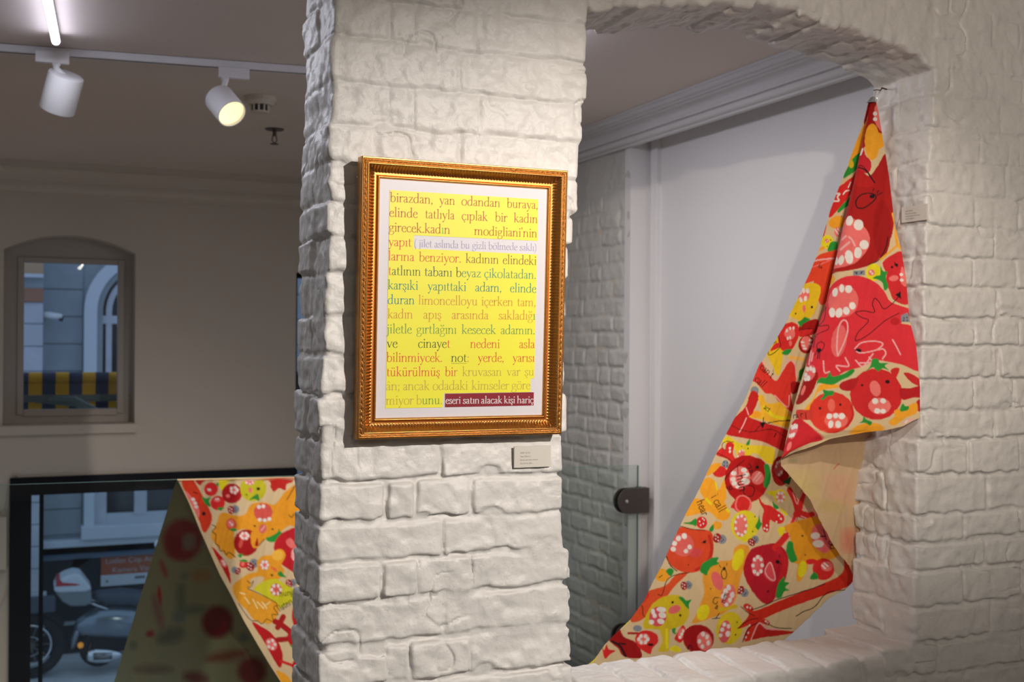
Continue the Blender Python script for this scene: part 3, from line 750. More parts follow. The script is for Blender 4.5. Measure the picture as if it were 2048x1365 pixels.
line(L6, 408, 78, 1670, 98, [('duran', 408, 635, BL), ('limoncelloyu', 670, 1172, OR), ('içerken', 1207, 1475, OR), ('tam,', 1512, 1670, OR)])
line(L6, 408, 200, 1665, 213, [('kadın', 408, 620, OR), ('apış', 713, 862, OR), ('arasında', 955, 1265, OR), ('sakladığı', 1355, 1665, [OR]*8+[TL2])])
line(L6, 400, 328, 1662, 337, [('jiletle', 400, 610, GRN), ('gırtlağını', 655, 993, GRN), ('kesecek', 1040, 1328, GRN), ('adamın.', 1373, 1662, GRN)])
line(L6, 400, 450, 1660, 455, [('ve', 400, 488, DG), ('cinayet', 668, 938, [DG]*6+[RED]), ('nedeni', 1113, 1362, RED), ('asla', 1530, 1660, RED)])
line(L6, 398, 572, 1658, 572, [('bilinmiycek.', 398, 873, RED), ('not:', 950, 1100, [DG]*3+[OR]), ('yerde,', 1178, 1398, RED), ('yarısı', 1475, 1658, RED)])
line(L6, 398, 695, 1655, 690, [('tükürülmüş', 398, 850, RED), ('bir', 897, 1000, [RED, RED, OR]), ('kruvasan', 1045, 1378, LY), ('var', 1425, 1535, LY), ('şu', 1577, 1655, LY)])
line(L6, 395, 815, 1622, 806, [('ân;', 395, 510, LY), ('ancak', 540, 762, LY), ('odadaki', 792, 1090, LY), ('kimseler', 1125, 1440, LY), ('göre', 1465, 1622, LY)])
line(L6, 393, 938, 872, 933, [('miyor', 393, 625, LY), ('bunu.', 652, 872, [LY, GRN, GRN, GRN, LY])])
line(L6, 900, 930, 1648, 925, [('eseri', 902, 1028, (.8, .75, .78)), ('satın', 1050, 1188, (.8, .75, .78)), ('alacak', 1205, 1382, (.8, .75, .78)), ('kişi', 1400, 1492, (.8, .75, .78)), ('hariç', 1512, 1648, (.8, .75, .78))], xh=XH*.80, bold=1.35)
a, b = L6(950, 584), L6(1078, 584)
b0 = len(lt.V)
for (x, z) in ((a[0], a[1]), (b[0], b[1]), (b[0], b[1]-.0007), (a[0], a[1]-.0007)): lt.V.append(wp(x, z, -PD+.0004)); lt.C.append(DG)
lt.F.append((b0, b0+1, b0+2, b0+3))
quads_mesh('lettering', lt.V, lt.F, M['letter'], pic, False, colors=np.array(lt.C))

# ================================================================ CAPTION CARDS
def card(name, label, corner, xd, up, w_, h_, lines, size):
    e_ = empty(name, tuple(corner)); tag(e_, label, 'caption card')
    xd = Vector(xd).normalized(); up = Vector(up).normalized(); n = xd.cross(up); o = Vector(corner)
    P = [o+xd*a+up*b+n*c for c in (-.004, 0) for a, b in ((0, 0), (w_, 0), (w_, h_), (0, h_))]
    MB().add(P, [(3, 2, 1, 0), (4, 5, 6, 7), (0, 1, 5, 4), (1, 2, 6, 5), (2, 3, 7, 6), (3, 0, 4, 7)]).build('card', M['card'], e_)
    y = h_*.66
    for i, (s, k) in enumerate(lines):
        text_mesh(s, size*k, M['ink'], 'lettering', e_, o+xd*(w_*.155)+up*y, xd, up); y -= h_*.165
    return e_
yc = YF-.009
q0 = on(1028.5, 936.5, y=yc); q1 = on(1101.5, 933.5, y=yc); q2 = on(1029, 894, y=yc)
card('caption_card', 'small white caption card on the pillar just below the gold frame', q0, (1, 0, 0), (0, 0, 1), q1[0]-q0[0], q2[2]-q0[2],
     [('ÜMİT YILDIZ', 1.), ('Yapıt [ İkinci ]', 1.), ('Kanvas üstü baskı, çerçeve', .95), ('72 x 54 cm, 2021', 1.)], .0042)
xc = 2.150
q0 = on(1803, 446, x=xc); q1 = on(1853.5, 441, x=xc); q2 = on(1803, 415, x=xc)
card('caption_card', 'small white caption card on the inner face of the arch, right of the painted cloth', (xc, q0[1], q0[2]), (0, -1, 0), (0, 0, 1), q0[1]-q1[1], q2[2]-q0[2],
     [('AZRA DENİZ', 1.), ('Üzüm, biz, domatesler', 1.), ('Kumaş üzerine akrilik boya', 1.05), ('Ölçüler değişken', 1.)], .0046)

# ================================================================ PAINTED CLOTHS
BEIGE = lin(222, 196, 152)
RD = lin(222, 42, 40); DR = lin(168, 20, 18); OR_ = lin(232, 72, 40); PK = lin(244, 122, 116); WH = lin(240, 232, 224); YE = lin(238, 222, 30); OG = lin(248, 170, 42)
GR = lin(44, 150, 56); BK = lin(24, 16, 20); GY = lin(140, 144, 152); CR = lin(228, 50, 60); LPK = lin(246, 178, 176); DY = lin(222, 190, 36)
class Canvas:
    def __init__(s, u0, v0, u1, v1, base, sc=1.6):
        s.u0, s.v0, s.sc = u0, v0, sc
        s.w, s.h = int((u1-u0)*sc), int((v1-v0)*sc)
        s.a = np.zeros((s.h, s.w, 3), np.float32)+np.array(base, np.float32); s.f = lambda x, y: (x, y)
        r = np.random.RandomState(5)
        s.n = s._noise(26, r)*.6+s._noise(9, r)*.4; s.n2 = s._noise(5, r)
    def _noise(s, wl, r):
        gh, gw = s.h//wl+3, s.w//wl+3; g = r.rand(gh, gw).astype(np.float32)*2-1
        y = np.arange(s.h)/wl; x = np.arange(s.w)/wl; iy = y.astype(int); ix = x.astype(int); fy = (y-iy)[:, None]; fx = (x-ix)[None, :]
        fy = fy*fy*(3-2*fy); fx = fx*fx*(3-2*fx)
        a = g[iy][:, ix]; b = g[iy][:, ix+1]; c = g[iy+1][:, ix]; d = g[iy+1][:, ix+1]
        return (a*(1-fx)+b*fx)*(1-fy)+(c*(1-fx)+d*fx)*fy
    def crop(s, ox, oy, k): s.f = lambda x, y: (ox+x/k, oy+y/k)
    def P(s, pts): return np.array([[(s.f(*p)[0]-s.u0)*s.sc, (s.f(*p)[1]-s.v0)*s.sc] for p in pts])
    def _blend(s, y0, x0, al, col):
        h, w_ = al.shape; reg = s.a[y0:y0+h, x0:x0+w_]
        tone = 1+.07*s.n[y0:y0+h, x0:x0+w_][..., None]+.03*s.n2[y0:y0+h, x0:x0+w_][..., None]
        reg[:] = reg*(1-al[..., None])+np.array(col, np.float32)*tone*al[..., None]
    def poly(s, pts, col, smooth=True, soft=0.7):
        p = s.P(pts)
        if smooth: p = np.array(crom([tuple(q) for q in p]+[tuple(p[0])], 5)[:-1])
        x0, y0 = np.maximum(np.floor(p.min(0)).astype(int)-2, 0); x1 = min(int(p[:, 0].max())+3, s.w); y1 = min(int(p[:, 1].max())+3, s.h)
        if x1 <= x0 or y1 <= y0: return
        X, Y = np.meshgrid(np.arange(x0, x1), np.arange(y0, y1)); X = X+.8*s.n2[y0:y1, x0:x1]; 
        ins = np.zeros(X.shape, bool); dmin = np.full(X.shape, 1e9, np.float32)
        for i in range(len(p)):
            ax, ay = p[i]; bx, by = p[(i+1) % len(p)]
            c = ((ay > Y) != (by > Y)); 
            ins ^= c & (X < (bx-ax)*(Y-ay)/((by-ay) if by != ay else 1e-9)+ax)
            dx, dy = bx-ax, by-ay; L = dx*dx+dy*dy+1e-9; t = np.clip(((X-ax)*dx+(Y-ay)*dy)/L, 0, 1)
            dmin = np.minimum(dmin, (X-ax-t*dx)**2+(Y-ay-t*dy)**2)
        sd = np.sqrt(dmin)*np.where(ins, -1, 1)
        s._blend(y0, x0, np.clip(.5-sd/(2*soft*s.sc*.6), 0, 1), col)
    def ell(s, cx, cy, rx, ry, col, rot=0., soft=.7):
        n = 18; a = math.radians(rot)
        s.poly([(cx+rx*math.cos(t)*math.cos(a)-ry*math.sin(t)*math.sin(a), cy+rx*math.cos(t)*math.sin(a)+ry*math.sin(t)*math.cos(a)) for t in [2*PI*k/n for k in range(n)]], col, False, soft)
    def line(s, pts, wd, col, smooth=True):
        k = abs(s.f(1, 0)[0]-s.f(0, 0)[0]); p = s.P(pts)
        if smooth and len(p) > 2: p = np.array(crom([tuple(q) for q in p], 5))
        r = wd*k*s.sc/2
        x0, y0 = np.maximum(np.floor(p.min(0)-r).astype(int)-2, 0); x1 = min(int(p[:, 0].max()+r)+3, s.w); y1 = min(int(p[:, 1].max()+r)+3, s.h)
        if x1 <= x0 or y1 <= y0: return
        X, Y = np.meshgrid(np.arange(x0, x1), np.arange(y0, y1)); dmin = np.full(X.shape, 1e9, np.float32)
        for i in range(len(p)-1):
            ax, ay = p[i]; bx, by = p[i+1]; dx, dy = bx-ax, by-ay; L = dx*dx+dy*dy+1e-9; t = np.clip(((X-ax)*dx+(Y-ay)*dy)/L, 0, 1)
            dmin = np.minimum(dmin, (X-ax-t*dx)**2+(Y-ay-t*dy)**2)
        s._blend(y0, x0, np.clip(.5-(np.sqrt(dmin)-r)/.9, 0, 1), col)
    def teeth(s, lst, rx=18, ry=22, col=None):
        for q in lst: s.ell(q[0], q[1], q[2] if len(q) > 2 else rx, q[3] if len(q) > 3 else ry, col or WH, rot=(hash(q) % 30)-15)
    def hand(s, txt, x, y, xh, rot, wd, col=None, sx=1.):
        """hand lettering: the alphabet's bare strokes"""
        a = math.radians(rot); px_ = 0
        for ch in txt:
            g = G.get(ch, G[' '])
            for kind, pts, _w in g[1]:
                if kind == 'h' and len(pts) == 2 and abs(pts[0][0]-pts[1][0]) < .4 and ch not in 'tze': continue
                P_ = [(x+((px_+p[0])*sx*math.cos(a)+p[1]*math.sin(a))*xh, y+((px_+p[0])*sx*math.sin(a)-p[1]*math.cos(a))*xh) for p in pts]
                if kind == 'd': s.ell(P_[0][0], P_[0][1], wd*.7, wd*.7, col or BK)
                else: s.line(P_, wd, col or BK)
            px_ += g[0]
    def sample(s, u, v):
        x = np.clip((u-s.u0)*s.sc-.5, 0, s.w-1.01); y = np.clip((v-s.v0)*s.sc-.5, 0, s.h-1.01)
        ix = x.astype(int); iy = y.astype(int); fx = (x-ix)[:, None]; fy = (y-iy)[:, None]; a = s.a
        return (a[iy, ix]*(1-fx)+a[iy, ix+1]*fx)*(1-fy)+(a[iy+1, ix]*(1-fx)+a[iy+1, ix+1]*fx)*fy

def mushroom(c, x, y, r, ang=0, rc=None):
    a = math.radians(ang); dx, dy = math.cos(a)*r*1.1, math.sin(a)*r*1.1
    c.ell(x+dx, y+dy, r*.95, r*1.0, GY, soft=.6); c.ell(x, y, r*.8, r*1.05, rc or DR, rot=ang)
    for q in ((-.3, -.5), (.2, -.2), (-.3, .2), (.25, .5)): c.ell(x+q[0]*r, y+q[1]*r, r*.16, r*.16, WH)
    for q in ((-.1, -.3), (.3, .1), (0, .4)): c.ell(x+dx+q[0]*r, y+dy+q[1]*r, r*.1, r*.2, BK)
def ring_teeth(c, x, y, rx, ry, n, tr, skip=()):
    for k in range(n):
        if k in skip: continue
        t = 2*PI*k/n; c.ell(x+rx*math.cos(t), y+ry*math.sin(t), tr, tr*1.15, WH)

# ---- right-hand cloth: front flap, then the long panel
cv = Canvas(1150, 190, 1860, 1400, BEIGE)
c = cv
# long panel, upper strip
c.crop(1500, 180, 3.4125)
c.poly([(815, 60), (850, 60), (830, 235), (775, 225)], DR); c.poly([(790, 215), (825, 225), (770, 400), (735, 470), (670, 480)], OG)
c.poly([(700, 470), (745, 430), (770, 420), (745, 520), (700, 565), (640, 602), (650, 560)], GR); c.ell(690, 505, 18, 28, DY)
c.poly([(640, 640), (720, 590), (700, 680), (650, 760), (560, 865), (540, 850), (572, 760)], RD)
c.crop(1440, 300, 4.2656)
c.poly([(1020, 310), (1120, 250), (1160, 180), (1120, 360), (1060, 450), (960, 540), (915, 545), (940, 470), (990, 370)], RD)
c.line([(950, 478), (968, 438), (1018, 432), (1005, 400), (1025, 375), (1000, 372)], 14, WH); c.line([(1055, 376), (1075, 350), (1100, 345)], 11, WH); c.line([(1095, 318), (1115, 275)], 10, WH)
c.poly([(1060, 450), (1110, 400), (1095, 470), (1060, 500), (1015, 535), (1010, 510)], GR)
c.ell(1000, 615, 70, 52, OG, rot=-20); c.ell(960, 625, 30, 35, OG); c.ell(1037, 567, 5, 5, BK)
c.ell(1003, 700, 26, 42, PK); c.line([(985, 680), (1010, 720)], 9, WH); c.line([(1005, 672), (1028, 700)], 9, WH)
c.poly([(905, 585), (905, 690), (855, 815), (800, 795), (850, 690)], RD); c.line([(900, 590), (870, 680), (805, 810)], 4, BK)
c.ell(918, 785, 52, 60, YE); c.ell(915, 775, 18, 18, PK); c.ell(908, 784, 5, 6, WH); c.ell(922, 772, 5, 6, WH); c.ell(946, 768, 5, 5, BK); c.ell(917, 823, 4, 4, BK)
c.poly([(920, 862), (940, 800), (965, 780), (1000, 790), (985, 858)], GR)
c.line([(768, 885), (820, 865), (885, 835)], 26, OG); c.poly([(765, 920), (770, 870), (830, 860), (790, 915)], OG)
c.poly([(740, 950), (810, 930), (860, 890), (960, 860), (1000, 860), (980, 1000), (920, 1060), (860, 1100), (760, 1130), (640, 1175), (690, 1020)], OR_)
c.poly([(800, 1090), (900, 1060), (970, 960), (950, 1130), (900, 1300), (840, 1300)], OR_)
c.line([(730, 985), (800, 950), (870, 935), (965, 925)], 14, LPK); c.line([(735, 1018), (820, 990), (965, 930)], 9, PK)
c.ell(865, 1003, 7, 10, BK); c.line([(850, 1010), (848, 985)], 5, BK); c.line([(838, 1000), (860, 960)], 4, BK); c.line([(690, 1075), (695, 1055), (705, 1075)], 7, BK)
c.crop(1380, 580, 4.2656)
# yellow fruit body
c.poly([(850, 60), (930, -30), (1040, -60), (1110, -20), (1080, 120), (1040, 220), (940, 260), (850, 235), (800, 290), (760, 400), (790, 520), (770, 680), (740, 730), (690, 620), (650, 520), (700, 380), (770, 240), (800, 150)], lin(238, 200, 32))
c.poly([(790, 190), (850, 60), (880, 60), (800, 260), (740, 400), (680, 500), (650, 510), (700, 380)], YE)
c.poly([(850, 225), (905, 285), (880, 350), (760, 340), (790, 270)], BEIGE)
c.ell(968, 45, 52, 50, PK); c.teeth([(935, 20, 18, 22), (968, 5, 15, 24), (1003, 8, 14, 22), (945, 84, 14, 23), (983, 75, 14, 23)])
c.ell(970, 158, 13, 32, PK); c.ell(1037, 146, 10, 11, BK); c.ell(901, 202, 7, 8, BK)
c.poly([(930, 305), (1000, 262), (1090, 255), (1080, 350), (1020, 390), (930, 395)], DR); c.poly([(925, 350), (1040, 330), (1020, 385), (930, 400)], RD)
c.poly([(918, 272), (945, 258), (970, 232), (990, 235), (1020, 252), (985, 275), (955, 292), (945, 312), (925, 295)], GR)
c.poly([(780, 310), (860, 275), (915, 300), (925, 360), (905, 440), (860, 510), (815, 530), (770, 500), (750, 440), (752, 370)], RD)
c.ell(848, 370, 44, 56, PK); c.teeth([(823, 348, 9, 14), (852, 328, 8, 14), (880, 325, 8, 14), (830, 412, 9, 14), (850, 405, 8, 14)]); c.ell(852, 455, 12, 24, PK)
c.poly([(780, 540), (815, 508), (858, 505), (855, 530), (820, 557)], GR)
c.poly([(688, 510), (735, 450), (770, 480), (700, 520)], RD)
c.line([(790, 265), (810, 298), (770, 320), (748, 380), (770, 475), (705, 545), (668, 550), (680, 490), (735, 440)], 6, BK)
c.line([(925, 342), (1040, 330), (1020, 375), (965, 395)], 5, BK)
c.ell(990, 465, 72, 78, DR, rot=10); c.ell(985, 455, 48, 62, PK); c.teeth([(955, 445, 18, 8), (962, 475, 18, 9), (975, 500, 16, 9), (1025, 430, 16, 9), (1022, 462, 15, 9)])
c.line([(850, 575), (960, 590)], 32, lin(246, 190, 92))
c.poly([(930, 690), (960, 670), (985, 640), (960, 750), (930, 770)], GR)
# red tongue
c.poly([(520, 765), (545, 700), (600, 600), (650, 690), (730, 775), (790, 690), (850, 608), (890, 640), (905, 720), (895, 800), (860, 890), (885, 1040), (820, 1010), (760, 960), (700, 890), (640, 880), (570, 800)], lin(230, 56, 44))
c.line([(620, 600), (680, 700), (740, 765)], 7, LPK); c.line([(800, 665), (825, 610), (860, 602), (890, 645), (905, 745)], 9, LPK); c.line([(720, 900), (830, 1000), (845, 900)], 10, LPK)
c.poly([(860, 790), (930, 790), (940, 850), (870, 890)], DR)
c.hand("can't", 590, 665, 36, 42, 5.5); c.hand("call", 545, 770, 38, 42, 5.5)
c.ell(550, 860, 36, 38, GY); c.ell(540, 928, 46, 26, DR)
c.poly([(575, 905), (620, 900), (650, 960), (710, 970), (775, 960), (860, 1080), (850, 1170), (760, 1160), (620, 1110), (500, 1085), (520, 1050), (600, 1040), (590, 960)], lin(246, 190, 48))
c.ell(560, 1060, 44, 30, OG); c.line([(630, 1000), (720, 1080), (850, 1100)], 28, YE); c.hand('fact', 612, 1000, 26, 38, 5)
c.crop(1280, 820, 4.2667)
c.poly([(790, 80), (900, -30), (950, -160), (1010, -120), (960, 30), (930, 60), (1060, 110), (1270, 185), (1250, 350), (1150, 320), (1040, 270), (880, 240), (730, 205), (760, 120)], lin(204, 34, 34))
c.line([(905, 70), (880, 130), (845, 190)], 11, LPK); c.line([(905, -20), (925, 40)], 10, LPK)
c.line([(778, 132), (860, 170), (970, 185), (1050, 120), (1290, 85)], 5, BK); c.line([(970, 185), (1130, 170), (1250, 240)], 5, BK); c.line([(1050, 65), (1045, 150)], 7, BK)
c.poly([(1020, 110), (1070, 100), (1045, 160)], BK, False); c.line([(1160, 200), (1145, 235)], 8, BK); c.line([(1080, 120), (1180, 95), (1290, 95)], 4, BK)
c.poly([(728, 235), (760, 225), (830, 275), (940, 300), (1090, 310), (1150, 345), (1130, 455), (1080, 450), (980, 370), (900, 420), (840, 420), (800, 330), (700, 270)], lin(236, 210, 40))
c.ell(862, 380, 30, 42, PK, rot=20); c.teeth([(850, 355, 6, 10), (870, 345, 6, 10), (885, 350, 5, 10), (835, 400, 6, 10), (850, 410, 6, 10)]); c.ell(865, 312, 5, 5, BK); c.ell(920, 330, 6, 6, BK)
c.poly([(905, 295), (915, 270), (935, 252), (935, 290), (915, 303)], GR)
c.poly([(700, 320), (720, 345), (735, 290), (765, 272), (800, 300), (792, 380), (835, 460), (800, 472), (740, 420), (650, 385), (660, 350)], RD)
c.ell(765, 328, 10, 12, WH); c.ell(765, 356, 10, 12, WH); c.line([(797, 275), (735, 268), (700, 290), (700, 325), (725, 345)], 5, BK); c.line([(655, 365), (740, 410), (815, 460)], 5, BK)
c.ell(725, 462, 32, 36, GY); c.ell(675, 525, 62, 50, RD); 
for q in ((715, 445), (740, 450), (712, 475), (738, 478)): c.ell(*q, 4, 8, BK)
c.poly([(600, 470), (690, 455), (640, 520), (600, 545), (560, 560)], OG)
c.poly([(520, 620), (580, 575), (640, 610), (670, 680), (700, 620), (720, 600), (735, 740), (720, 790), (770, 880), (740, 940), (665, 935), (590, 870), (520, 880), (400, 905), (380, 860), (450, 760), (540, 760), (510, 700)], lin(252, 172, 40))
c.line([(640, 620), (655, 680)], 14, YE); c.line([(560, 760), (600, 800)], 22, YE); c.line([(740, 850), (755, 870)], 20, YE)
c.hand('i call', 600, 740, 44, 62, 6); c.hand('hear', 478, 780, 40, 68, 7)
c.ell(905, 590, 187, 205, lin(190, 22, 22)); c.ell(990, 500, 90, 90, lin(178, 18, 18))
c.ell(850, 580, 92, 98, PK, rot=20); c.teeth([(885, 515, 26, 20), (905, 555, 28, 20), (897, 610, 36, 28), (795, 540, 24, 20), (790, 590, 24, 20), (800, 625, 26, 20), (830, 655, 20, 14)])
c.ell(1000, 580, 55, 58, PK); c.line([(965, 600), (1020, 535)], 16, LPK); c.line([(990, 610), (1030, 560)], 12, LPK)
c.poly([(1060, 475), (1085, 462), (1105, 500), (1110, 580), (1080, 665), (1050, 640), (1065, 560)], GR)
c.ell(1000, 490, 16, 14, BK); c.line([(930, 460), (950, 490), (925, 500)], 7, BK); c.line([(955, 515), (930, 520), (945, 535), (958, 515)], 6, BK)
c.line([(975, 690), (955, 735), (905, 735), (882, 700), (895, 655), (940, 645), (970, 665), (978, 695)], 7, BK)
c.hand('hun', 820, 560, 46, 78, 8); c.line([(885, 432), (800, 500), (740, 560), (722, 600)], 6, BK); c.line([(830, 480), (835, 550)], 6, BK); c.hand('gs', 750, 650, 26, 70, 5)
c.poly([(775, 830), (820, 760), (900, 750), (935, 800), (900, 870), (830, 870), (800, 845)], RD); c.line([(815, 800), (835, 745), (890, 735), (940, 780), (930, 850), (870, 872), (825, 850), (812, 800)], 15, PK)
c.poly([(1010, 740), (1050, 800), (1110, 815), (1170, 860), (1225, 905), (1222, 955), (1180, 972), (1130, 950), (1105, 940), (1095, 1030), (1060, 1040), (1035, 1000), (1040, 900), (1050, 850), (1020, 800)], RD)
for q in ((1180, 900), (1200, 930), (1160, 955), (1075, 985), (1055, 1010), (1080, 1020)): c.ell(*q, 8, 10, WH)
c.ell(890, 985, 118, 130, lin(232, 216, 40), rot=10); c.poly([(800, 1080), (860, 1120), (940, 1070), (880, 1130)], YE)
c.ell(857, 985, 56, 98, PK, rot=6); ring_teeth(c, 857, 985, 46, 82, 9, 12)
c.poly([(980, 985), (1000, 940), (1012, 895), (1020, 950), (1035, 970), (1005, 1020), (990, 1010)], GR); c.ell(975, 908, 6, 7, BK); c.ell(955, 1035, 6, 7, BK)
c.ell(1195, 520, 78, 128, DR); c.ell(1180, 500, 42, 66, lin(214, 90, 92)); c.teeth([(1165, 450, 9, 14), (1185, 440, 8, 14), (1155, 480, 9, 14), (1200, 530, 12, 16), (1180, 550, 10, 13)]); c.poly([(1210, 612), (1250, 590), (1285, 572), (1270, 632), (1240, 625)], lin(24, 96, 50))
c.ell(1190, 735, 55, 62, YE); c.poly([(1070, 700), (1150, 690), (1150, 740)], YE); c.poly([(1190, 830), (1250, 880), (1240, 900), (1200, 860)], YE); c.ell(1193, 742, 40, 52, PK); ring_teeth(c, 1193, 742, 28, 38, 6, 13)
c.poly([(1125, 775), (1145, 800), (1182, 832), (1160, 846), (1135, 830)], GR)
c.line([(1345, 890), (1320, 780), (1270, 680)], 48, RD); c.line([(1355, 880), (1370, 790), (1400, 690)], 46, RD); c.line([(1340, 880), (1420, 900), (1480, 895)], 60, RD); c.line([(1330, 880), (1290, 980), (1250, 1070), (1170, 1160)], 48, RD)
c.line([(1300, 705), (1335, 800), (1350, 770), (1390, 690)], 9, LPK); c.line([(1380, 850), (1450, 845), (1495, 895), (1440, 928), (1370, 905)], 10, LPK); c.line([(1300, 900), (1260, 1000), (1240, 1050)], 9, LPK); c.line([(1330, 920), (1290, 1010), (1255, 1090)], 8, LPK)
c.poly([(1205, 1010), (1340, 945), (1520, 910), (1620, 1000), (1720, 1170), (1640, 1270), (1440, 1290), (1320, 1310), (1290, 1200), (1270, 1060)], lin(236, 160, 34)); c.poly([(1175, 1010), (1230, 1000), (1220, 1070), (1185, 1060)], YE)
c.ell(1545, 1095, 82, 128, lin(236, 110, 112), rot=-20); c.ell(1490, 1073, 42, 30, WH); c.ell(1515, 1140, 46, 32, WH)
c.line([(1535, 1080), (1580, 1075)], 9, BK); c.line([(1560, 1020), (1585, 1110)], 8, BK); c.hand('oo', 1600, 1120, 38, 70, 8); c.ell(1378, 1072, 8, 9, BK); c.ell(1404, 1235, 6, 6, BK)
c.crop(1160, 1040, 3.4133)
c.poly([(1400, 245), (1415, 150), (1450, 155), (1455, 200), (1480, 265), (1475, 280), (1440, 290), (1415, 255)], GR)
# yellow drop on orange
c.poly([(1500, 270), (1545, 290), (1545, 340), (1500, 420), (1475, 400), (1480, 320)], OG); c.ell(1512, 335, 30, 58, YE, rot=8)
c.ell(1657, 335, 74, 76, RD); c.poly([(1540, 275), (1580, 265), (1620, 280), (1590, 300), (1550, 300)], RD); c.poly([(1565, 398), (1590, 355), (1605, 360), (1625, 390), (1600, 405)], GR)
c.ell(1680, 315, 40, 34, PK); c.line([(1650, 310), (1670, 330)], 12, WH); c.line([(1665, 295), (1685, 312)], 11, WH)
# orange tomato left
c.poly([(655, 60), (700, 50), (770, 62), (890, 80), (912, 180), (900, 270), (850, 335), (760, 362), (680, 350), (610, 300), (588, 240), (610, 150)], lin(228, 78, 40)); c.line([(880, 110), (900, 200), (870, 290), (790, 345)], 20, lin(206, 48, 32))
c.ell(700, 170, 76, 82, lin(232, 104, 96), rot=-30); c.teeth([(635, 199, 17, 17), (643, 160, 19, 17), (671, 127, 18, 19), (711, 111, 18, 20), (747, 186, 16, 16), (722, 214, 16, 16)])
c.poly([(752, 240), (785, 192), (835, 215), (800, 258)], lin(224, 78, 78)); c.ell(848, 152, 10, 10, BK); c.line([(830, 160), (860, 140)], 5, BK); c.ell(740, 308, 4, 4, BK)
c.line([(675, 40), (760, 62), (850, 72)], 5, BK); c.line([(588, 250), (615, 310), (660, 350)], 6, BK)
c.ell(828, 18, 38, 42, RD); c.poly([(700, 22), (750, 12), (790, -10), (792, 40), (760, 32)], GR)
for q in ((815, 10), (840, 25), (820, 35), (845, 0), (835, -10)): c.ell(*q, 5, 6, WH)
c.ell(935, 38, 34, 28, OG); c.poly([(880, 70), (905, 30), (910, 60), (900, 80)], GR)
for q in ((935, 125, 32, 15), (1165, 150, 28, -35), (708, 452, 28, -10), (1092, 478, 30, 35)): mushroom(c, *q)
c.ell(560, 380, 50, 46, OG); c.poly([(588, 350), (615, 330), (640, 350), (620, 385), (600, 370)], GR); c.line([(540, 395), (562, 380)], 5, BK)
c.poly([(945, 285), (1030, 270), (1050, 200), (1090, 165), (1150, 185), (1130, 290), (1090, 400), (1060, 540), (1000, 620), (920, 655), (768, 708), (795, 640), (845, 500), (838, 400), (860, 340)], lin(242, 164, 50))
c.ell(1075, 268, 36, 78, YE, rot=18); c.ell(838, 630, 38, 58, YE, rot=25); c.line([(950, 610), (1060, 590)], 26, DY)
c.poly([(820, 350), (835, 300), (870, 280), (900, 262), (945, 258), (935, 285), (948, 300), (905, 318), (880, 345), (865, 380), (845, 372)], GR)
c.ell(935, 415, 36, 66, lin(238, 110, 108), rot=-20); c.ell(1007, 515, 50, 80, lin(240, 120, 116), rot=15); c.teeth([(975, 520, 18, 20), (990, 485, 16, 20), (1010, 458, 14, 20), (1035, 510, 16, 22), (1020, 545, 14, 18), (995, 575, 14, 14)]); c.hand('mm', 985, 570, 24, -70, 5)
c.ell(888, 468, 4, 5, BK); c.line([(982, 330), (998, 365), (990, 400), (970, 395), (963, 360), (982, 330)], 5, BK); c.ell(982, 332, 9, 12, BK); c.line([(960, 325), (950, 310)], 4, BK); c.line([(998, 310), (1000, 295)], 4, BK)
c.line([(945, 530), (915, 530), (905, 560), (925, 570), (935, 555)], 5, BK); c.hand('a', 915, 600, 24, 20, 5); c.line([(900, 670), (948, 665)], 6, BK); c.line([(945, 635), (920, 668)], 6, BK)
# beet-red round
c.poly([(1150, 215), (1190, 185), (1270, 165), (1340, 162), (1400, 210), (1420, 290), (1395, 420), (1345, 510), (1300, 565), (1250, 568), (1190, 510), (1130, 410), (1112, 320)], lin(192, 26, 44)); c.line([(1330, 190), (1370, 150), (1400, 110)], 44, RD); c.line([(1350, 200), (1395, 300), (1360, 420)], 34, lin(206, 32, 40))
c.ell(1210, 310, 42, 74, lin(236, 104, 112), rot=8); ring_teeth(c, 1210, 310, 32, 58, 8, 12)
c.poly([(1300, 290), (1335, 400), (1300, 420), (1255, 375), (1265, 345)], lin(228, 80, 90)); c.line([(1300, 292), (1328, 405), (1285, 395), (1262, 345), (1300, 292)], 8, LPK); c.ell(1345, 284, 12, 14, BK); c.line([(1355, 250), (1360, 235)], 6, BK); c.line([(1360, 290), (1370, 300)], 5, BK); c.ell(1280, 487, 7, 8, BK)
c.poly([(1335, 525), (1350, 440), (1390, 385), (1395, 420), (1425, 430), (1400, 460), (1425, 480), (1390, 490), (1370, 530)], GR)
# orange-red arm at left edge
c.poly([(655, 375), (735, 365), (650, 450), (590, 520), (530, 552), (470, 620), (440, 670), (380, 700), (345, 690), (365, 600), (440, 500), (520, 470), (590, 445)], lin(228, 84, 40)); c.poly([(420, 490), (470, 510), (440, 560), (395, 555)], RD)
c.line([(745, 360), (640, 380), (590, 420), (560, 510), (530, 510)], 5, BK); c.line([(365, 595), (420, 585), (430, 650), (460, 660), (495, 580)], 5, BK)
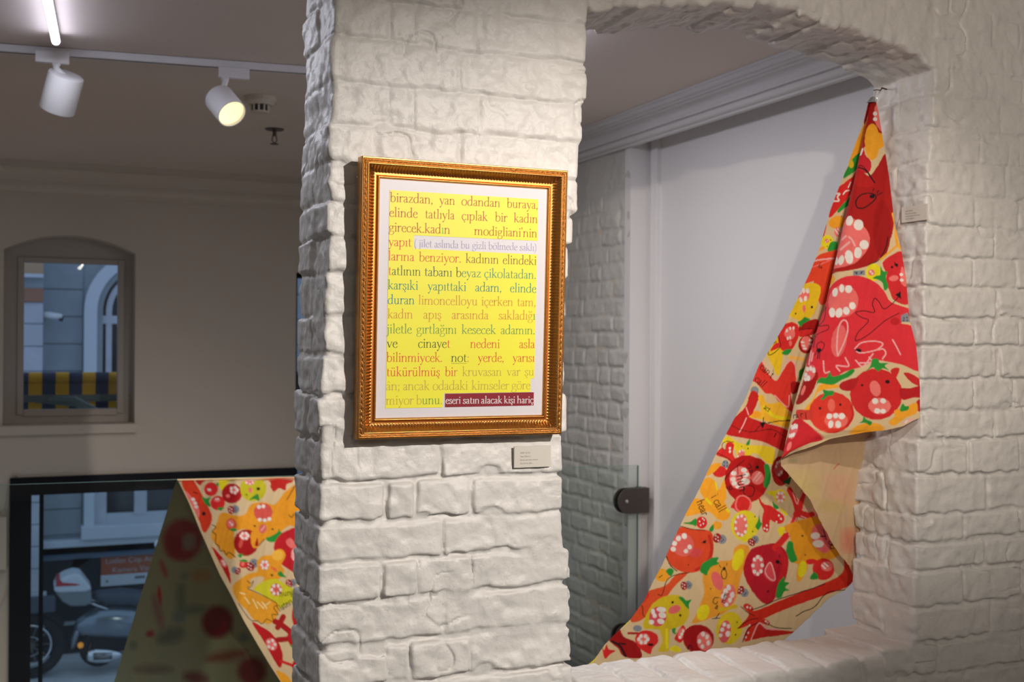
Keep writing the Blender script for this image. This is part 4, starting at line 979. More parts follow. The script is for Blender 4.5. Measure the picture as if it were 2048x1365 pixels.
# yellow tomato
c.poly([(440, 680), (500, 570), (600, 515), (700, 530), (745, 620), (710, 710), (600, 750), (500, 745), (435, 740)], lin(216, 190, 32)); c.poly([(545, 740), (605, 735), (605, 850), (600, 895), (530, 895), (560, 830)], lin(220, 192, 40)); c.line([(590, 750), (592, 870)], 18, YE)
c.ell(530, 660, 58, 68, lin(224, 84, 96), rot=15); c.teeth([(553, 612, 32, 18), (498, 628, 14, 20), (508, 655, 14, 16), (560, 650, 26, 20), (487, 698, 18, 16), (550, 692, 26, 18)])
c.ell(643, 613, 46, 27, lin(232, 108, 108), rot=-20); c.ell(631, 564, 9, 9, BK); c.ell(684, 653, 9, 9, BK)
c.poly([(672, 530), (700, 530), (725, 552), (760, 548), (742, 580), (745, 612), (728, 600), (700, 565)], GR)
c.poly([(268, 720), (310, 670), (350, 630), (340, 690), (300, 725)], YE); c.poly([(645, 800), (700, 720), (722, 770), (690, 833), (655, 825)], RD); c.ell(690, 775, 24, 38, PK, rot=20); c.teeth([(680, 800, 9, 11), (692, 780, 9, 11), (703, 760, 8, 11)]); c.poly([(625, 745), (650, 738), (645, 765), (660, 775), (635, 775)], GR)
c.poly([(195, 820), (225, 760), (265, 740), (300, 800), (370, 830), (410, 880), (412, 940), (300, 935), (260, 880)], lin(160, 18, 18)); c.line([(215, 830), (270, 860), (310, 930)], 14, BK); c.line([(270, 845), (310, 850)], 10, BK); c.ell(392, 742, 30, 22, GY); c.line([(330, 775), (400, 775)], 16, DR)
c.poly([(375, 820), (400, 770), (460, 755), (520, 780), (530, 830), (490, 880), (480, 915), (440, 900), (400, 870)], RD); c.ell(430, 815, 45, 36, PK, rot=-30); ring_teeth(c, 430, 815, 30, 24, 6, 12); c.ell(480, 850, 20, 8, BK)
c.poly([(150, 875), (165, 890), (180, 850), (195, 885), (240, 895), (205, 920), (170, 950)], RD); c.poly([(20, 1010), (60, 960), (115, 930), (95, 965), (60, 985)], YE)
c.ell(805, 810, 106, 98, lin(170, 16, 20)); c.ell(845, 825, 52, 66, PK, rot=-10); c.teeth([(835, 775, 14, 18), (862, 795, 13, 18), (870, 835, 12, 18), (810, 825, 12, 16), (830, 860, 12, 16)]); c.line([(730, 880), (745, 850), (765, 880)], 6, BK); c.poly([(610, 880), (650, 855), (690, 890), (640, 900)], YE)
c.ell(1015, 735, 92, 112, lin(230, 206, 36), rot=12); c.ell(985, 760, 42, 78, lin(232, 100, 104), rot=8); c.teeth([(965, 745, 14, 15), (980, 710, 14, 14), (1010, 725, 13, 16), (955, 785, 12, 14), (1005, 775, 18, 20)]); c.ell(1068, 697, 5, 6, BK); c.ell(1060, 783, 5, 6, BK)
# big red arm
c.poly([(1190, 620), (1330, 565), (1500, 495), (1640, 440), (1790, 360), (1795, 240), (1830, 250), (1878, 370), (1850, 440), (1740, 490), (1600, 535), (1450, 590), (1270, 665), (1220, 700), (1160, 770), (1105, 830), (1130, 760), (1150, 720), (1080, 742), (1135, 670), (1150, 640), (1110, 590), (1140, 570), (1180, 600)], lin(216, 46, 26))
c.poly([(1240, 680), (1290, 700), (1280, 720), (1220, 710), (1170, 810), (1120, 820)], lin(216, 46, 26)); c.poly([(1165, 812), (1215, 712), (1300, 745), (1470, 762), (1370, 785), (1260, 800)], lin(200, 36, 30)); c.line([(1165, 812), (1218, 705), (1270, 740), (1340, 745)], 10, LPK)
for q in ((1140, 595), (1155, 720), (1265, 690), (1275, 705), (1145, 770), (1130, 800), (1160, 600)): c.ell(*q, 6, 8, WH)
c.line([(1170, 615), (1250, 585), (1330, 550), (1480, 500), (1668, 435)], 6, BK); c.line([(1095, 590), (1140, 630), (1190, 655)], 5, BK); c.line([(1072, 742), (1140, 690), (1210, 670)], 5, BK); c.line([(1105, 832), (1150, 740), (1210, 700)], 5, BK); c.line([(1470, 655), (1530, 620), (1600, 590), (1680, 500), (1805, 478)], 6, BK); c.line([(1260, 700), (1340, 735), (1440, 738)], 6, BK)
# ---- front flap
c.crop(1500, 180, 3.4125)
flap = Canvas(1540, 190, 1860, 930, BEIGE); c = flap; c.crop(1500, 180, 3.4125)
c.poly([(800, 60), (890, 60), (912, 330), (870, 310), (820, 250), (790, 380), (740, 400), (800, 200)], DR); c.poly([(850, 120), (885, 100), (905, 280), (875, 262), (850, 210)], PK); c.ell(852, 163, 14, 15, WH); c.ell(852, 200, 15, 13, WH)
c.ell(833, 355, 52, 125, OG); c.poly([(850, 300), (905, 305), (925, 370), (880, 405), (850, 400)], OG)
c.poly([(770, 350), (785, 440), (820, 480), (826, 530), (800, 568), (735, 545), (720, 500), (760, 400)], lin(204, 36, 48)); c.line([(768, 405), (755, 440)], 12, WH)
c.poly([(660, 560), (715, 545), (770, 560), (815, 585), (870, 520), (925, 440), (955, 600), (985, 780), (975, 960), (940, 1060), (900, 1130), (830, 1190), (700, 1225), (560, 1240), (500, 1235), (600, 900)], lin(176, 26, 24))
c.ell(900, 950, 60, 200, lin(164, 20, 20)); c.poly([(680, 560), (735, 540), (850, 640), (740, 660)], lin(190, 30, 28))
c.poly([(640, 900), (680, 870), (740, 900), (800, 960), (818, 1030), (800, 1090), (750, 1150), (690, 1190), (560, 1200), (580, 1050)], lin(242, 116, 112))
c.teeth([(678, 892, 24, 34), (740, 920, 33, 37), (778, 1055, 31, 32), (735, 1108, 27, 38), (675, 1138, 28, 48), (622, 1158, 18, 34), (588, 1155, 14, 32)])
c.line([(620, 1083), (676, 1038)], 15, LPK, False); c.line([(630, 1015), (652, 996)], 14, LPK, False); c.line([(674, 1002), (694, 1020), (714, 1060)], 13, LPK)
c.line([(735, 528), (790, 550), (850, 632)], 9, BK); c.line([(735, 518), (770, 522), (820, 580)], 5, BK)
c.line([(858, 738), (845, 712), (800, 703), (750, 720), (722, 760), (730, 800), (765, 806), (815, 780), (858, 738)], 8, BK); c.ell(833, 726, 18, 13, BK); c.line([(838, 690), (843, 672)], 6, BK); c.line([(864, 706), (875, 688)], 6, BK); c.line([(868, 718), (902, 702)], 6, BK)
c.line([(940, 1008), (925, 1080), (880, 1160), (810, 1192)], 7, BK)
c.line([(975, 850), (990, 920), (1000, 1040), (1025, 1085)], 20, OG); c.line([(1010, 1060), (950, 1110), (890, 1160)], 14, OG)
c.poly([(702, 1232), (782, 1228), (785, 1262), (705, 1268)], GY, False); c.ell(728, 1247, 4, 9, BK); c.ell(760, 1245, 4, 9, BK); c.line([(715, 1240), (722, 1248)], 5, BK); c.line([(752, 1250), (770, 1236)], 4, BK)
c.ell(842, 1245, 52, 60, YE); c.ell(828, 1246, 22, 22, PK); c.ell(822, 1240, 6, 8, WH); c.ell(834, 1252, 6, 8, WH)
c.poly([(535, 1260), (560, 1240), (580, 1290), (545, 1320), (530, 1300)], OG)
c.poly([(1035, 1108), (975, 1125), (915, 1165), (905, 1200), (930, 1260), (925, 1310), (950, 1370), (985, 1440), (1090, 1450), (1070, 1200)], lin(218, 42, 48))
c.ell(980, 1288, 34, 19, PK, rot=-10); c.poly([(1032, 1215), (1050, 1230), (1066, 1340), (1025, 1310)], PK); c.ell(1031, 1262, 13, 10, WH); c.ell(1034, 1300, 14, 10, WH); c.ell(968, 1212, 9, 8, BK); c.ell(997, 1198, 12, 10, BK); c.line([(985, 1182), (1005, 1210)], 6, BK)
c.poly([(838, 1285), (860, 1270), (888, 1262), (890, 1205), (908, 1240), (938, 1242), (925, 1280), (942, 1345), (915, 1370), (905, 1320), (870, 1295)], GR)
c.crop(1500, 540, 3.4125)
c.poly([(440, 400), (480, 240), (505, 160), (560, 90), (640, 45), (740, 38), (840, 75), (910, 140), (955, 215), (1040, 250), (1090, 270), (1100, 330), (1030, 365), (1120, 400), (1150, 600), (1150, 690), (1040, 650), (940, 630), (860, 622), (760, 665), (640, 700), (560, 755), (470, 765), (380, 640)], CR)
c.ell(635, 210, 104, 112, lin(240, 112, 108), rot=10); c.teeth([(580, 148, 19, 31), (625, 122, 18, 28), (672, 128, 25, 27), (560, 287, 22, 34), (607, 290, 24, 34), (657, 278, 22, 28), (698, 243, 22, 26)])
c.ell(606, 485, 52, 112, lin(240, 108, 106), rot=8); c.line([(598, 585), (592, 520), (602, 400), (630, 345), (660, 355), (665, 420), (640, 500), (600, 585)], 10, LPK)
c.line([(1015, 297), (920, 350), (800, 450), (722, 485), (735, 430), (808, 350), (760, 325), (720, 290), (780, 280), (848, 292), (835, 235), (850, 195), (880, 220), (918, 268), (1000, 200), (1022, 150)], 5.5, BK); c.poly([(990, 170), (1025, 150), (1030, 200)], BK, False)
c.line([(517, 238), (480, 300), (467, 368), (530, 375), (530, 405), (470, 425), (445, 440), (430, 520)], 5, BK); c.line([(517, 238), (505, 330), (467, 368)], 5, BK)
c.ell(738, 555, 21, 16, BK); c.line([(715, 540), (760, 500), (850, 490), (905, 508), (860, 550), (760, 570), (725, 560)], 9, LPK)
c.line([(460, 545), (455, 505), (482, 488), (506, 505), (495, 540), (470, 560)], 5, BK); c.ell(470, 545, 16, 14, BK); c.line([(465, 560), (460, 605)], 6, BK); c.line([(474, 560), (474, 605)], 5, BK); c.line([(455, 550), (440, 580)], 5, BK)
for st in ([(500, 620), (508, 700), (542, 695)], [(612, 692), (590, 655), (672, 660), (650, 602)], [(720, 620), (770, 662), (838, 576)], [(745, 640), (830, 632), (812, 600)], [(870, 548), (910, 545), (925, 575), (903, 610)], [(972, 480), (995, 520), (1025, 578)], [(415, 540), (400, 640)], [(428, 560), (418, 615)]): c.line(st, 10, LPK)
c.poly([(1028, 312), (1075, 290), (1092, 355), (1030, 358)], GY, False); c.ell(1050, 330, 4, 6, BK); c.ell(1070, 325, 4, 6, BK); c.ell(1048, 347, 4, 6, BK); c.ell(1072, 345, 4, 6, BK)
c.ell(988, 352, 32, 26, lin(200, 34, 40))
c.poly([(430, 880), (470, 790), (540, 775), (615, 800), (480, 825), (440, 880), (400, 960), (370, 950)], OG)
c.poly([(480, 735), (520, 735), (545, 698), (562, 728), (640, 710), (690, 680), (715, 692), (680, 728), (620, 755), (560, 785), (470, 772), (455, 790), (460, 760)], GR)
c.ell(860, 850, 180, 175, lin(214, 40, 42)); c.poly([(958, 690), (990, 668), (1018, 675), (1012, 705), (985, 745)], lin(214, 40, 42)); c.poly([(608, 788), (650, 758), (740, 742), (700, 822), (630, 822)], lin(190, 30, 34)); c.poly([(1020, 812), (1090, 808), (1180, 790), (1180, 868), (1120, 870), (1040, 885)], lin(190, 26, 34)); c.poly([(1048, 705), (1090, 705), (1150, 740), (1180, 790), (1130, 785), (1080, 750)], lin(206, 42, 44)); c.ell(1165, 925, 35, 45, lin(200, 34, 36))
c.poly([(788, 697), (820, 660), (835, 612), (872, 612), (885, 638), (942, 638), (918, 658), (948, 688), (905, 675), (870, 695), (838, 668)], GR)
c.ell(853, 812, 36, 55, PK, rot=-15); c.ell(937, 765, 16, 13, BK); c.ell(764, 790, 9, 8, BK); c.ell(883, 930, 77, 56, PK); c.teeth([(852, 897, 22, 20), (907, 895, 20, 17), (867, 963, 21, 18), (907, 965, 19, 16)])
c.ell(555, 975, 155, 142, lin(226, 58, 42)); c.poly([(312, 955), (380, 955), (420, 960), (420, 1020), (330, 1015)], lin(214, 62, 50)); c.line([(690, 930), (700, 1000), (660, 1070)], 16, lin(206, 38, 38))
c.poly([(483, 885), (505, 850), (496, 818), (530, 825), (572, 828), (565, 856), (530, 862), (502, 885)], GR); c.ell(555, 925, 25, 44, lin(240, 108, 92)); c.ell(477, 945, 9, 9, BK); c.ell(615, 921, 8, 8, BK); c.ell(587, 1030, 80, 54, lin(242, 112, 100)); c.teeth([(541, 1000, 20, 20), (584, 997, 18, 19), (626, 1000, 22, 22), (551, 1055, 18, 27), (601, 1056, 20, 25)])
c.hand('rawr', 290, 1010, 26, -4, 5); c.line([(378, 975), (382, 1018)], 5, BK)
c.poly([(680, 1120), (720, 1070), (800, 1045), (880, 1052), (915, 1090), (800, 1115)], OG); c.poly([(945, 1040), (985, 1000), (985, 960), (1060, 935), (1135, 905), (1135, 975), (1060, 1010), (985, 1062)], OG); c.poly([(745, 1045), (768, 1030), (775, 1000), (795, 1022), (832, 1040), (818, 1062), (785, 1045)], GR); c.poly([(1022, 962), (1040, 912), (1060, 930), (1084, 932), (1070, 958)], GR); c.line([(1050, 1040), (1100, 1020)], 18, LPK); c.line([(1060, 1040), (1070, 1030)], 12, WH)
c.poly([(400, 645), (450, 680), (462, 735), (420, 840), (355, 905), (310, 905), (335, 830), (375, 700)], DR); c.ell(408, 700, 38, 58, lin(238, 110, 108), rot=20); c.teeth([(390, 670, 11, 18), (412, 668, 11, 18), (434, 682, 12, 20), (378, 708, 11, 17), (396, 735, 14, 20), (375, 740, 10, 16)]); c.ell(362, 818, 12, 36, PK, rot=20)
c.poly([(290, 1030), (340, 1015), (380, 1042), (430, 1082), (500, 1152), (400, 1185), (280, 1240), (200, 1290), (250, 1150)], lin(206, 36, 46)); c.ell(295, 1100, 26, 58, lin(232, 106, 110), rot=15); c.teeth([(285, 1070, 10, 20), (302, 1065, 10, 20), (318, 1068, 8, 18), (268, 1130, 9, 16), (283, 1130, 9, 16), (297, 1125, 9, 16)]); c.ell(268, 1205, 14, 34, PK, rot=20)
c.line([(400, 1052), (490, 1125), (530, 1150)], 6, BEIGE)
# ---- folded-over corner seen from the back
back = Canvas(1540, 840, 1760, 1190, lin(214, 182, 142)); c = back; c.crop(1280, 820, 4.2667)
c.ell(1400, 640, 150, 120, lin(214, 190, 128), rot=40, soft=40); c.ell(1700, 680, 120, 130, lin(220, 172, 140), soft=40); c.ell(1780, 1120, 70, 110, lin(218, 140, 112), soft=25); c.ell(1620, 820, 110, 60, lin(206, 180, 120), soft=30); c.line([(1652, 505), (1698, 460)], 8, lin(206, 90, 80)); c.ell(1300, 430, 40, 20, lin(176, 160, 120), soft=12)

M['cloth'] = mat('painted_canvas', BEIGE, .8, attr='paint', bump=.25, bscale=900, bdist=.0006)
M['cloth'].node_tree.nodes['Principled BSDF'].inputs['Specular IOR Level'].default_value = .25
def plane3(P):
    a, b, c_ = [np.array(q) for q in P]; n = np.cross(b-a, c_-a); return a, n/np.linalg.norm(n)
def sheet(name, parent, canvas, plane, left, right, v0, v1, amp=.005, seed=0, step=1.55, fold=None, thick=.0012, frill=None, kind=None, colors=None):
    """a hanging piece of cloth: rows of vertices between its two edges, creased a little off its plane"""
    A, n = plane; rows = int((v1-v0)/step); vs = np.linspace(v0, v1, rows)
    lu = np.interp(vs, [q[1] for q in left], [q[0] for q in left]); ru = np.interp(vs, [q[1] for q in right], [q[0] for q in right])
    k = max(8, int((ru-lu).max()/step)); t = np.linspace(0, 1, k)
    U = lu[:, None]+(ru-lu)[:, None]*t; Vv = np.repeat(vs[:, None], k, 1)
    D = np.stack([(U-1024)/FPX, -(Vv-682.5)/FPX, np.ones_like(U)], -1)@_R
    P0 = A-np.array([0, 0, CZ]); T = (P0@n)/(D@n); P = D*T[..., None]+np.array([0, 0, CZ])
    e1 = np.cross([0, 0, 1.], n); e1 /= np.linalg.norm(e1); s_ = P@e1; z_ = P[..., 2]
    r = np.random.RandomState(seed); off = np.zeros_like(s_)
    for i in range(7):
        kx, kz, ph = r.uniform(-1, 1)*60, r.uniform(-1, 1)*22, r.uniform(0, 6.28); off += np.sin(s_*kx+z_*kz+ph)/7
    for i in range(4):
        kx, kz, ph = r.uniform(40, 110)*(1 if i % 2 else -1), r.uniform(-1, 1)*50, r.uniform(0, 6.28); off += .35*np.maximum(0, np.sin(s_*kx+z_*kz+ph))**6/2
    off = off*amp
    if fold is not None: off = off+fold(U, Vv, t[None, :])
    sgn = -1 if (n@np.array([0, 1, 0])) > 0 else 1
    P = P+(n*sgn)*off[..., None]
    i, j = np.meshgrid(np.arange(rows-1), np.arange(k-1), indexing='ij'); a = (i*k+j).ravel(); F = np.stack([a, a+k, a+k+1, a+1], 1)
    col = canvas.sample(U.ravel(), Vv.ravel()) if colors is None else colors(U.ravel(), Vv.ravel())
    o = quads_mesh(name, P.reshape(-1, 3), F, M['cloth'], parent, True, colors=col)
    md = o.modifiers.new('thickness', 'SOLIDIFY'); md.thickness = thick; md.offset = 0
    if kind: o['kind'] = kind
    return o
hk = on(1748, 200, y=2.475)
hang = empty('painted_cloth', tuple(hk))
tag(hang, 'tall folded canvas cloth painted with red and yellow fruit faces, hanging in the brick arch', 'painted cloth')
pB = plane3([on(1748, 205, y=2.470), on(1840, 838, y=2.290), on(1563, 915, y=2.50)])
def jag(pts, seed, a=.9, n=4):
    r = np.random.RandomState(seed); out = [pts[0]]
    for p, q in zip(pts[:-1], pts[1:]):
        m_ = max(1, int(math.hypot(q[0]-p[0], q[1]-p[1])/n))
        for k in range(1, m_+1):
            t = k/m_; out.append((p[0]+(q[0]-p[0])*t+r.uniform(-a, a), p[1]+(q[1]-p[1])*t))
    return out
B_left = [(1742, 203), (1738, 220), (1722, 300), (1706, 370), (1692, 425), (1680, 480), (1667, 535), (1652, 600), (1632, 660), (1613, 720), (1597, 770), (1585, 815), (1575, 860), (1563, 916)]
B_right = [(1752, 203), (1757, 225), (1763, 262), (1771, 310), (1778, 355), (1784, 405), (1789, 450), (1797, 480), (1803, 505), (1812, 560), (1819, 640), (1832, 690), (1836, 730), (1840, 775), (1840, 836), (1826, 842), (1806, 853), (1770, 861), (1735, 864), (1690, 872), (1660, 878), (1638, 888), (1610, 898), (1590, 904), (1565, 916)]
sheet('front_flap', hang, flap, pB, B_left, B_right, 203, 916, amp=.005, seed=3, fold=lambda U, V, t: -.034*np.exp(-t/.045)*np.clip((V-210)/400, 0, 1)+.006*np.sin(t*5+V/150.)*np.clip((V-210)/300, 0, 1))
pA = plane3([on(1745, 205, y=2.50), on(1709, 1160, y=2.625), on(1175, 1330, y=2.88)])
A_left = [(1738, 203), (1735, 212), (1728, 242), (1712, 285), (1700, 320), (1680, 372), (1662, 420), (1640, 500), (1612, 565), (1592, 605), (1570, 650), (1540, 700), (1519, 730), (1490, 800), (1462, 850), (1435, 900), (1400, 975), (1370, 1030), (1345, 1085), (1325, 1130), (1302, 1172), (1290, 1200), (1262, 1240), (1236, 1263), (1210, 1290), (1190, 1318), (1150, 1352), (1110, 1392)]
A_right = [(1750, 203), (1748, 220), (1735, 300), (1708, 425), (1690, 500), (1672, 600), (1640, 690), (1622, 770), (1605, 860), (1592, 915), (1602, 960), (1640, 1030), (1672, 1085), (1700, 1125), (1710, 1145), (1709, 1158), (1702, 1168), (1689, 1181), (1660, 1196), (1635, 1218), (1591, 1260), (1560, 1285), (1500, 1330), (1440, 1392)]
sheet('long_panel', hang, cv, pA, A_left, A_right, 203, 1392, amp=.008, seed=8)
pC = plane3([on(1563, 915, y=2.535), on(1705, 1150, y=2.575), on(1733, 870, y=2.50)])
C_left = jag([(1600, 850), (1572, 905), (1561, 918), (1562, 932), (1582, 955), (1602, 978), (1622, 1002), (1640, 1042), (1658, 1078), (1680, 1110), (1698, 1132), (1706, 1150), (1711, 1160)], 2, .8)
C_right = [(1750, 850), (1748, 900), (1741, 960), (1726, 1010), (1720, 1065), (1714, 1110), (1712, 1160)]
sheet('folded_corner', hang, back, pC, C_left, C_right, 850, 1158, amp=.006, seed=12)

# clip and nails that carry it
clip = empty('binder_clip', tuple(on(1747, 200, y=2.472))); tag(clip, 'small steel clip with wire loop gripping the top of the painted cloth', 'clip')
a, b, c_ = on(1741, 204, y=2.462), on(1752, 204, y=2.462), on(1749, 193, y=2.47)
mb = MB(); q = Vector((.0, .016, 0))
A_, B_, C_ = Vector(a), Vector(b), Vector(c_)
mb.add([A_, B_, C_+Vector((.002, 0, 0)), C_-Vector((.002, 0, 0)), A_+q, B_+q, C_+q*.8+Vector((.002, 0, 0)), C_+q*.8-Vector((.002, 0, 0))], [(0, 1, 2, 3), (7, 6, 5, 4), (3, 2, 6, 7), (0, 3, 7, 4), (1, 5, 6, 2)]).build('clip_jaw', M['chrome'], clip, bevel=.0006)
w_ = [on(*p_, y=2.474) for p_ in ((1747, 203), (1746, 198), (1749, 191), (1750, 184), (1752, 181), (1751.5, 190), (1754, 198), (1753, 203))]
MB().tube(w_, .0008, 6).build('wire_loop', M['chrome'], clip, smooth=True)
rust = mat('rusty_iron', (.10, .045, .03), .7, .6, col2=(.24, .09, .05), vscale=60)
nail = empty('bent_nail', tuple(on(1758, 180, y=2.478))); tag(nail, 'rusty bent nail driven in above the painted cloth', 'nail')
MB().tube([on(1748, 181, y=2.472), on(1753, 179.5, y=2.473), on(1761, 181, y=2.475), on(1764, 176, y=2.478), (2.19, 2.482, on(1766, 178, y=2.48)[2])], [.0016, .0013, .0016, .0024, .0015], 7).build('shank', rust, nail, smooth=True)

# ---- cloth draped over the glass rail in the left-hand space
GY_ = 4.52
cd = Canvas(340, 940, 660, 1480, BEIGE, sc=1.4); c = cd; c.crop(340, 940, 3.2107)
c.poly([(75, 70), (110, 60), (150, 70), (215, 180), (262, 280), (265, 330), (240, 385), (212, 398), (175, 300), (90, 130)], lin(224, 62, 30)); c.poly([(95, 140), (130, 165), (185, 255), (185, 305), (155, 260)], PK); c.teeth([(147, 190, 13, 11), (160, 214, 13, 11), (168, 238, 13, 11)]); c.line([(150, 142), (175, 152)], 6, BK); c.ell(216, 282, 10, 13, BK)
c.poly([(200, 170), (230, 185), (262, 170), (250, 200), (260, 235), (230, 225), (215, 200)], GR); c.poly([(160, 60), (230, 62), (210, 80), (190, 100)], lin(200, 40, 30))
c.poly([(320, 55), (380, 60), (360, 100), (330, 130), (310, 90)], YE); c.ell(262, 124, 45, 45, RD); c.ell(252, 132, 14, 10, PK); c.ell(245, 128, 6, 8, WH); c.ell(256, 128, 6, 8, WH); c.ell(305, 212, 48, 46, RD); c.ell(300, 192, 20, 14, PK); c.ell(294, 188, 5, 7, WH); c.ell(306, 186, 5, 7, WH); c.poly([(300, 245), (345, 240), (325, 262)], GR); c.poly([(290, 90), (312, 85), (305, 105)], GR)
c.ell(395, 152, 66, 64, lin(176, 22, 26)); c.ell(410, 130, 30, 26, PK); ring_teeth(c, 410, 130, 20, 18, 5, 9); c.ell(371, 168, 14, 12, PK)
c.ell(532, 122, 84, 82, lin(204, 196, 36)); c.ell(510, 76, 32, 22, PK); c.teeth([(490, 82, 7, 8), (510, 90, 7, 8), (530, 82, 7, 8), (505, 64, 7, 7), (525, 64, 7, 7)]); c.ell(515, 130, 13, 18, PK); c.ell(565, 122, 12, 11, BK); c.ell(490, 160, 5, 5, BK); c.poly([(508, 192), (540, 165), (560, 155), (572, 178), (570, 200), (545, 188)], lin(60, 140, 50))
c.poly([(580, 50), (740, 45), (785, 62), (782, 80), (745, 95), (740, 132), (700, 118), (665, 140), (645, 110), (640, 75)], lin(196, 38, 30))
mushroom(c, 390, 258, 26, -10); mushroom(c, 435, 650, 22, 200); mushroom(c, 512, 622, 30, -40); mushroom(c, 762, 730, 26, -10)
c.poly([(330, 275), (420, 295), (480, 285), (520, 222), (600, 208), (670, 222), (730, 150), (810, 90), (830, 110), (830, 350), (760, 360), (680, 420), (620, 440), (560, 492), (530, 480), (545, 420), (500, 385), (440, 385), (410, 400), (415, 540), (380, 572), (330, 520), (292, 480), (262, 420), (300, 340)], lin(240, 160, 36))
c.ell(597, 272, 60, 58, lin(224, 90, 80)); c.teeth([(570, 238, 13, 13), (598, 234, 12, 13), (576, 320, 14, 12), (607, 324, 13, 12), (637, 316, 13, 12)]); c.ell(595, 378, 24, 30, lin(232, 110, 96), rot=20); c.line([(585, 390), (605, 362)], 9, LPK); c.ell(543, 361, 8, 5, BK); c.ell(657, 381, 8, 5, BK)
c.line([(268, 352), (292, 368), (268, 395), (292, 415), (290, 470), (312, 490), (320, 520), (345, 520), (360, 545), (378, 530), (418, 560)], 5, BK); c.line([(530, 480), (560, 490), (605, 445)], 5, BK); c.line([(805, 95), (750, 190)], 5, BK); c.line([(762, 290), (780, 305), (795, 285)], 5, BK)
c.ell(392, 350, 34, 40, lin(230, 90, 50)); c.ell(390, 345, 22, 26, PK); c.ell(384, 340, 6, 8, WH); c.ell(398, 352, 6, 8, WH); c.ell(405, 385, 22, 10, GR)
c.ell(487, 468, 80, 86, lin(172, 20, 20)); c.ell(476, 424, 34, 28, PK); ring_teeth(c, 476, 424, 24, 18, 6, 9); c.ell(453, 472, 13, 30, lin(214, 84, 70), rot=15); c.poly([(435, 545), (468, 540), (450, 565)], GR); c.poly([(520, 400), (560, 420), (545, 490), (590, 480), (540, 505), (520, 470)], lin(240, 160, 36))
c.poly([(612, 440), (650, 425), (690, 400), (698, 375), (710, 400), (745, 405), (720, 440), (650, 465)], GR)
c.poly([(830, 390), (740, 395), (685, 440), (665, 500), (690, 570), (740, 625), (830, 650)], lin(200, 30, 40)); c.poly([(742, 462), (775, 440), (815, 500), (770, 500)], PK); c.ell(798, 545, 22, 40, LPK)
c.poly([(268, 500), (310, 535), (370, 620), (388, 730), (345, 650)], lin(196, 26, 28)); c.ell(342, 600, 16, 30, PK, rot=-30); c.teeth([(340, 590, 7, 9), (348, 606, 7, 9)])
c.poly([(555, 590), (600, 550), (655, 545), (680, 515), (720, 512), (742, 550), (715, 610), (735, 650), (700, 700), (640, 705), (610, 770), (585, 740), (600, 690), (540, 690), (480, 730), (440, 760), (430, 720), (500, 670), (560, 650)], lin(240, 164, 38)); c.ell(690, 548, 38, 34, lin(250, 190, 70)); c.ell(605, 610, 30, 32, PK); ring_teeth(c, 605, 610, 20, 22, 6, 9); c.ell(667, 637, 26, 9, lin(236, 110, 70), rot=35); c.ell(652, 676, 8, 6, BK); c.poly([(690, 665), (710, 650), (722, 668), (745, 690), (705, 685)], GR)
c.ell(470, 606, 28, 26, RD); c.ell(466, 604, 12, 14, PK); c.poly([(440, 582), (475, 575), (500, 590), (470, 592)], GR)
c.poly([(535, 765), (600, 715), (680, 700), (745, 740), (830, 790), (830, 830), (760, 860), (690, 892), (640, 860), (590, 800)], lin(216, 210, 40)); c.ell(680, 770, 38, 40, lin(226, 100, 90)); ring_teeth(c, 680, 770, 28, 28, 6, 10)
c.poly([(398, 752), (470, 690), (500, 680), (520, 740), (500, 762), (560, 795), (640, 830), (690, 860), (692, 925), (650, 985), (600, 985), (540, 965), (490, 900), (440, 850)], lin(240, 166, 40)); c.line([(495, 715), (520, 730), (535, 712), (520, 750), (498, 762), (560, 790), (640, 830), (688, 865), (665, 885), (692, 930), (655, 930), (660, 975), (620, 960), (590, 990), (560, 970), (510, 960), (440, 860)], 4, BK)
for st in ([(450, 790), (480, 800)], [(480, 820), (510, 860)], [(530, 830), (560, 890)], [(560, 850), (600, 890)], [(590, 850), (620, 890)], [(610, 870), (640, 850)]): c.line(st, 9, lin(250, 220, 150))
c.hand('hungry', 700, 815, 24, -8, 4); c.hand('listen', 700, 912, 26, -32, 4)
c.poly([(525, 980), (590, 1010), (650, 1050), (700, 1120), (722, 1200), (705, 1270), (660, 1210), (600, 1100)], lin(196, 28, 32)); c.ell(650, 1120, 34, 42, PK, rot=-30); ring_teeth(c, 650, 1120, 22, 26, 5, 9)
c.line([(690, 1012), (725, 945)], 36, lin(176, 28, 28)); c.line([(675, 975), (700, 985), (770, 1040)], 36, lin(176, 28, 28)); c.line([(690, 1092), (780, 1082)], 34, lin(176, 28, 28)); c.ell(805, 1075, 55, 60, lin(190, 28, 34)); c.ell(815, 1045, 24, 22, LPK); c.poly([(765, 1120), (800, 1140), (830, 1160), (790, 1150)], GR); c.line([(710, 1228), (800, 1262)], 18, RD); c.ell(820, 1262, 38, 48, lin(196, 30, 36)); c.ell(810, 935, 28, 80, lin(190, 30, 30))
c.poly([(680, 1290), (760, 1330), (800, 1420), (740, 1400)], OG)
drap = empty('draped_cloth', (.72, GY_, 1.09)); tag(drap, 'fruit-face painted canvas thrown over the glass rail left of the pillar', 'painted cloth')
pD = plane3([(.3, GY_-.012, 1.1), (1.2, GY_-.012, 1.1), (.3, GY_-.012, .2)])
D_left = [(355, 960.5), (378, 1008), (398, 1058), (420, 1108), (440, 1152), (462, 1192), (486, 1240), (512, 1285), (540, 1332), (562, 1366), (600, 1440)]
topv = lambda u: 962-(u-355)*.022
sheet('painted_face', drap, cd, pD, [(640, 954.6), (355, 961)]+D_left[1:], [(690, 954), (690, 1440)], 954.6, 1440, amp=.006, seed=21, step=1.8)
